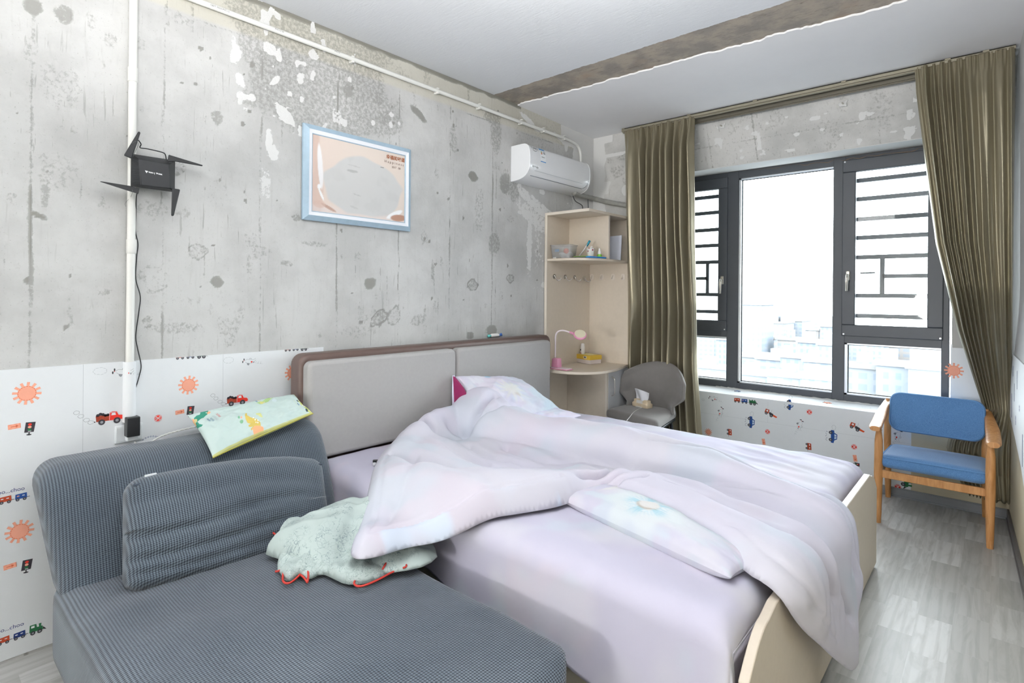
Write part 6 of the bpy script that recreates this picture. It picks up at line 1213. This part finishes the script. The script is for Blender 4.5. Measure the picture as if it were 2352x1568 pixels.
M_mint = cloth_print('mint_botanical_print', '#a9b7b3', '#53646e', 24, .42); M_mint2 = cloth_print('mint_all_over_print', '#abb9b5', '#667676', 46, .36)
qt = thing('quilt', 'crumpled pale mint quilt with red piping heaped on the sofa seat beside the bed', 'quilt', (.93, 1.12, ZQ))
def qpatch(name, outline, hfun, mat, step=.0075):
    s, t_, d, F = patch_mesh(smooth_poly(outline, 1), step, None); z = hfun(s, t_, d); b = MB(); b.add(np.stack([s, t_, z], -1), F); o = b.build(name, mat, qt, smooth=True, world=True); clean_mesh(o, .003); q = o.modifiers.new('thickness', 'SOLIDIFY'); q.thickness = .008; q.offset = -1; return o
def low(s, t_, d):
    e = np.sqrt(np.clip(1 - (1 - np.minimum(d / .035, 1)) ** 2, 0, 1)); return ZQ + .022 + e * (.038 + .020 * vnoise(s * 14, t_ * 14, 701) + .012 * vnoise((s + t_) * 30, (s - t_) * 9, 702))
Zq = lambda px, py, z=.40: tuple(float(v) for v in on_z(px, py, z)[:2])
loA = [Zq(*p) for p in ((634, 1310), (648, 1326), (653, 1338), (672, 1339), (688, 1324), (706, 1338), (740, 1322), (762, 1332), (792, 1347), (826, 1347), (856, 1341), (915, 1311), (938, 1301), (932, 1262), (890, 1235), (800, 1215), (700, 1215), (645, 1270))]
qpatch('lower_fold', loA, low, M_mint2)
loB = [Zq(p[0], p[1], .43) for p in ((668, 1160), (642, 1178), (630, 1205), (627, 1222), (645, 1235), (690, 1240), (720, 1190))]
qpatch('side_fold', loB, lambda s, t_, d: low(s, t_, d) + .03, M_mint2)
up_ = [(.735, .925), (.725, .94), (.67, 1.02), (.635, 1.09), (.63, 1.20), (.68, 1.33), (.80, 1.42), (1.0, 1.43), (1.20, 1.36), (1.235, 1.27), (1.20, 1.18), (1.13, 1.09), (1.06, 1.02), (.97, .985), (.87, .965)]
def upper(s, t_, d):
    e = np.sqrt(np.clip(1 - (1 - np.minimum(d / .14, 1)) ** 2, 0, 1)); dome = .105 * e * (1 - .6 * sst(.86, 1.0, s)) * (1 + .30 * np.exp(-((s - .80) / .16) ** 2 - ((t_ - 1.28) / .14) ** 2)); a = (s - t_) * .7; c = (s + t_) * .7
    w = .010 * vnoise(c * 24, a * 4, 711) + .014 * vnoise(c * 11, a * 3, 713) + .010 * vnoise(s * 24, t_ * 7, 715) * sst(.95, 1.12, s) + .006 * vnoise(a * 40, c * 6, 719); return ZQ + .030 + dome + w * e + .012 * (1 - e) * vnoise(s * 20, t_ * 20, 717) * 0
qpatch('upper_fold', up_, upper, M_mint)
cornB = [Zq(p[0], p[1], .43) for p in ((925, 1245), (905, 1262), (880, 1306), (858, 1296), (820, 1290), (850, 1240))]
qpatch('turned_corner', cornB, lambda s, t_, d: ZQ + .030 + np.sqrt(np.clip(1 - (1 - np.minimum(d / .03, 1)) ** 2, 0, 1)) * (.014 + .006 * vnoise(s * 30, t_ * 30, 5)), M_mint)
M_red = plain('red_piping', '#b7352b', .7)
def zpip(px, py, z): p = on_z(px, py, z); return tuple(p)
for pts_, z in (([(632, 1312), (640, 1311), (649, 1305)], .402), ([(672, 1306), (655, 1309), (650, 1320), (650, 1333), (657, 1339), (668, 1337), (680, 1328), (689, 1319)], .404), ([(689, 1319), (698, 1326), (706, 1337)], .404), ([(706, 1337), (708, 1322), (707, 1303)], .415), ([(843, 1317), (830, 1326), (816, 1333), (814, 1341), (824, 1346), (840, 1343), (870, 1330), (900, 1314), (926, 1304)], .408), ([(926, 1304), (933, 1300), (932, 1290), (926, 1280), (927, 1268)], .420), ([(905, 1263), (893, 1282), (879, 1306)], .428), ([(646, 1206), (632, 1212), (626, 1220), (631, 1226), (638, 1229)], .44)):
    b = MB(); b.tube(curve_pts([zpip(px, py, z + .009) for px, py in pts_], 5), .0036, 7); b.build('piping', M_red, qt, smooth=True, world=True)

# ---- dinosaur pillow on top of the sofa back
PQ = [(489, 1051), (719, 949), (676, 906), (431, 954)]
CQ = [on_x(489, 1051, .37), on_x(719, 949, .31), on_x(676, 906, .11), on_x(431, 954, .14)]
def uvp(px, py):
    u, v = .5, .5; A_, B_, C_, D_ = [np.array(q, float) for q in PQ]
    for _ in range(12):
        f = A_ * (1 - u) * (1 - v) + B_ * u * (1 - v) + C_ * u * v + D_ * (1 - u) * v - np.array([px, py]); Ju = -A_ * (1 - v) + B_ * (1 - v) + C_ * v - D_ * v; Jv = -A_ * (1 - u) - B_ * u + C_ * u + D_ * (1 - u); s_ = np.linalg.solve(np.array([Ju, Jv]).T, -f); u += s_[0]; v += s_[1]
    return u, v
def cz(x, y): return uvp(360 + x / 5.6, 780 + y / 5.6)
def dcol(U, V):
    c = np.ones(U.shape + (3,)) * np.array([.49, .60, .57]); c = lay(c, .5 * sst(.1, .6, fbm(U * 6, V * 3, 801)), (.53, .635, .605))
    def pl(pts, rgb, k=1.0):
        nonlocal c
        q = [cz(*p) for p in pts]; c = lay(c, inside(U, V, q) * k, rgb)
    def dc(x, y, r, rgb, k=1.0, ry=None): pl([(x + r * math.cos(a), y + (ry or r) * math.sin(a)) for a in np.linspace(0, 6.28, 16)[:-1]], rgb, k)
    G1, Y1, O1, LG, NV = (.035, .22, .15), (.56, .43, .11), (.82, .38, .20), (.36, .52, .22), (.04, .13, .26)
    pl([(540, 948), (628, 940), (626, 1010), (600, 1030), (575, 1060), (540, 1070), (500, 1095), (520, 1128), (568, 1158), (545, 1176), (505, 1158), (470, 1100), (462, 1040), (490, 1015), (532, 1005)], G1); pl([(616, 985), (640, 972), (660, 990), (640, 1010), (620, 1012)], O1); dc(606, 990, 7, (.8, .8, .75)); pl([(440, 1030), (465, 1055), (500, 1165), (480, 1150)], O1); dc(480, 1075, 18, (.50, .45, .22), 1, 22)
    pl([(1072, 1085), (1085, 1045), (1102, 1048), (1100, 1085), (1150, 1115), (1230, 1130), (1272, 1165), (1280, 1195), (1200, 1215), (1160, 1260), (1150, 1240), (1175, 1215), (1130, 1220), (1120, 1195), (1150, 1180), (1110, 1170), (1085, 1130)], Y1); pl([(1170, 1235), (1200, 1200), (1260, 1195), (1310, 1205), (1330, 1245), (1290, 1270), (1260, 1320), (1220, 1325), (1195, 1290)], O1)
    for x, y in ((1180, 1118), (1205, 1135), (1240, 1140), (1215, 1165), (1240, 1165)): dc(x, y, 8, (.85, .84, .78))
    pl([(1210, 1060), (1270, 1058), (1300, 1100), (1265, 1100), (1215, 1080)], (.58, .60, .25)); dc(1000, 1110, 14, (.16, .36, .22)); dc(1030, 1108, 12, (.75, .35, .24)); dc(1035, 1155, 22, (.20, .40, .24)); pl([(1240, 1300), (1300, 1270), (1330, 1285), (1290, 1305)], (.12, .30, .18))
    pl([(1215, 905), (1300, 870), (1370, 800), (1420, 785), (1462, 800), (1420, 825), (1385, 870), (1330, 900), (1280, 935)], LG); dc(1290, 905, 26, (.60, .58, .20)); dc(1325, 885, 12, (.80, .55, .30)); dc(1418, 800, 12, (.75, .78, .68)); dc(1250, 850, 16, (.70, .55, .25), .8); dc(1290, 835, 14, (.62, .66, .72), .7); dc(1465, 855, 34, (.60, .70, .73), .7); pl([(1205, 845), (1225, 840), (1240, 885), (1220, 890)], NV, .8)
    pl([(1820, 815), (1860, 795), (1900, 830), (1960, 870), (2010, 930), (1990, 960), (1930, 945), (1860, 880)], (.47, .52, .14)); dc(1905, 870, 32, (.85, .86, .80), 1, 26); dc(1862, 815, 14, (.85, .85, .8)); dc(1975, 920, 18, (.85, .85, .8)); dc(1810, 832, 18, (.04, .06, .07)); dc(1922, 938, 18, (.04, .06, .07))
    for k in range(7): pl([(1730 + k * 22, 840 + k * 22), (1737 + k * 22, 838 + k * 22), (1752 + k * 22, 880 + k * 17), (1745 + k * 22, 882 + k * 17)], (.55, .62, .45), .8)
    for x, y in ((1795, 885), (1812, 892)): pl([(x, y - 12), (x + 10, y - 12), (x + 6, y + 12), (x - 4, y + 12)], NV)
    e = np.minimum(V, 1 - U * 0) < .035; c = lay(c, e * .9, (.50, .50, .18)); return lay(c, (U > .985) * .9, (.50, .50, .18))
dp, dsurf = pillow('dinosaur_pillow', CQ, .085, painted('dino_print_cotton', .85, .1, 600), dcol, nu=260, nv=130, up=(1, 0, .6), pinch=.04, wrinkle=.007, label='pale mint pillow with cartoon dinosaur print lying on top of the sofa backrest')
def dword(txt, x, y, size, hexc, ang):
    v, f = text_shape(txt, size); u0, v0 = cz(x, y); L1 = np.linalg.norm(CQ[1] - CQ[0]); H1 = np.linalg.norm(CQ[3] - CQ[0]); a = math.radians(ang)
    U = np.array([u0 + (p[0] * math.cos(a) - p[1] * math.sin(a)) / L1 for p in v]); V = np.array([v0 + (p[0] * math.sin(a) + p[1] * math.cos(a)) / H1 for p in v]); b = MB(); b.add(dsurf(U, V, 1.0, .0015), f); b.build('lettering', flat('print_' + txt.lower().strip('!'), hexc), dp, world=True)
dword('SUPER', 752, 1052, .0125, '#c5464a', -86); dword('DINO', 718, 1092, .0155, '#b3bcc0', -86); dword('ROO', 676, 1108, .012, '#2a5a80', -86); dword('ARR!', 636, 1110, .0125, '#2a5a80', -86)
b = MB(); b.tube([tuple(dsurf(np.array(u), np.array(0.0), 1.0)) for u in np.linspace(0, 1, 40)] , .003, 6); b.build('edge_piping', plain('olive_yellow_piping', '#a8a04a', .8), dp, smooth=True)
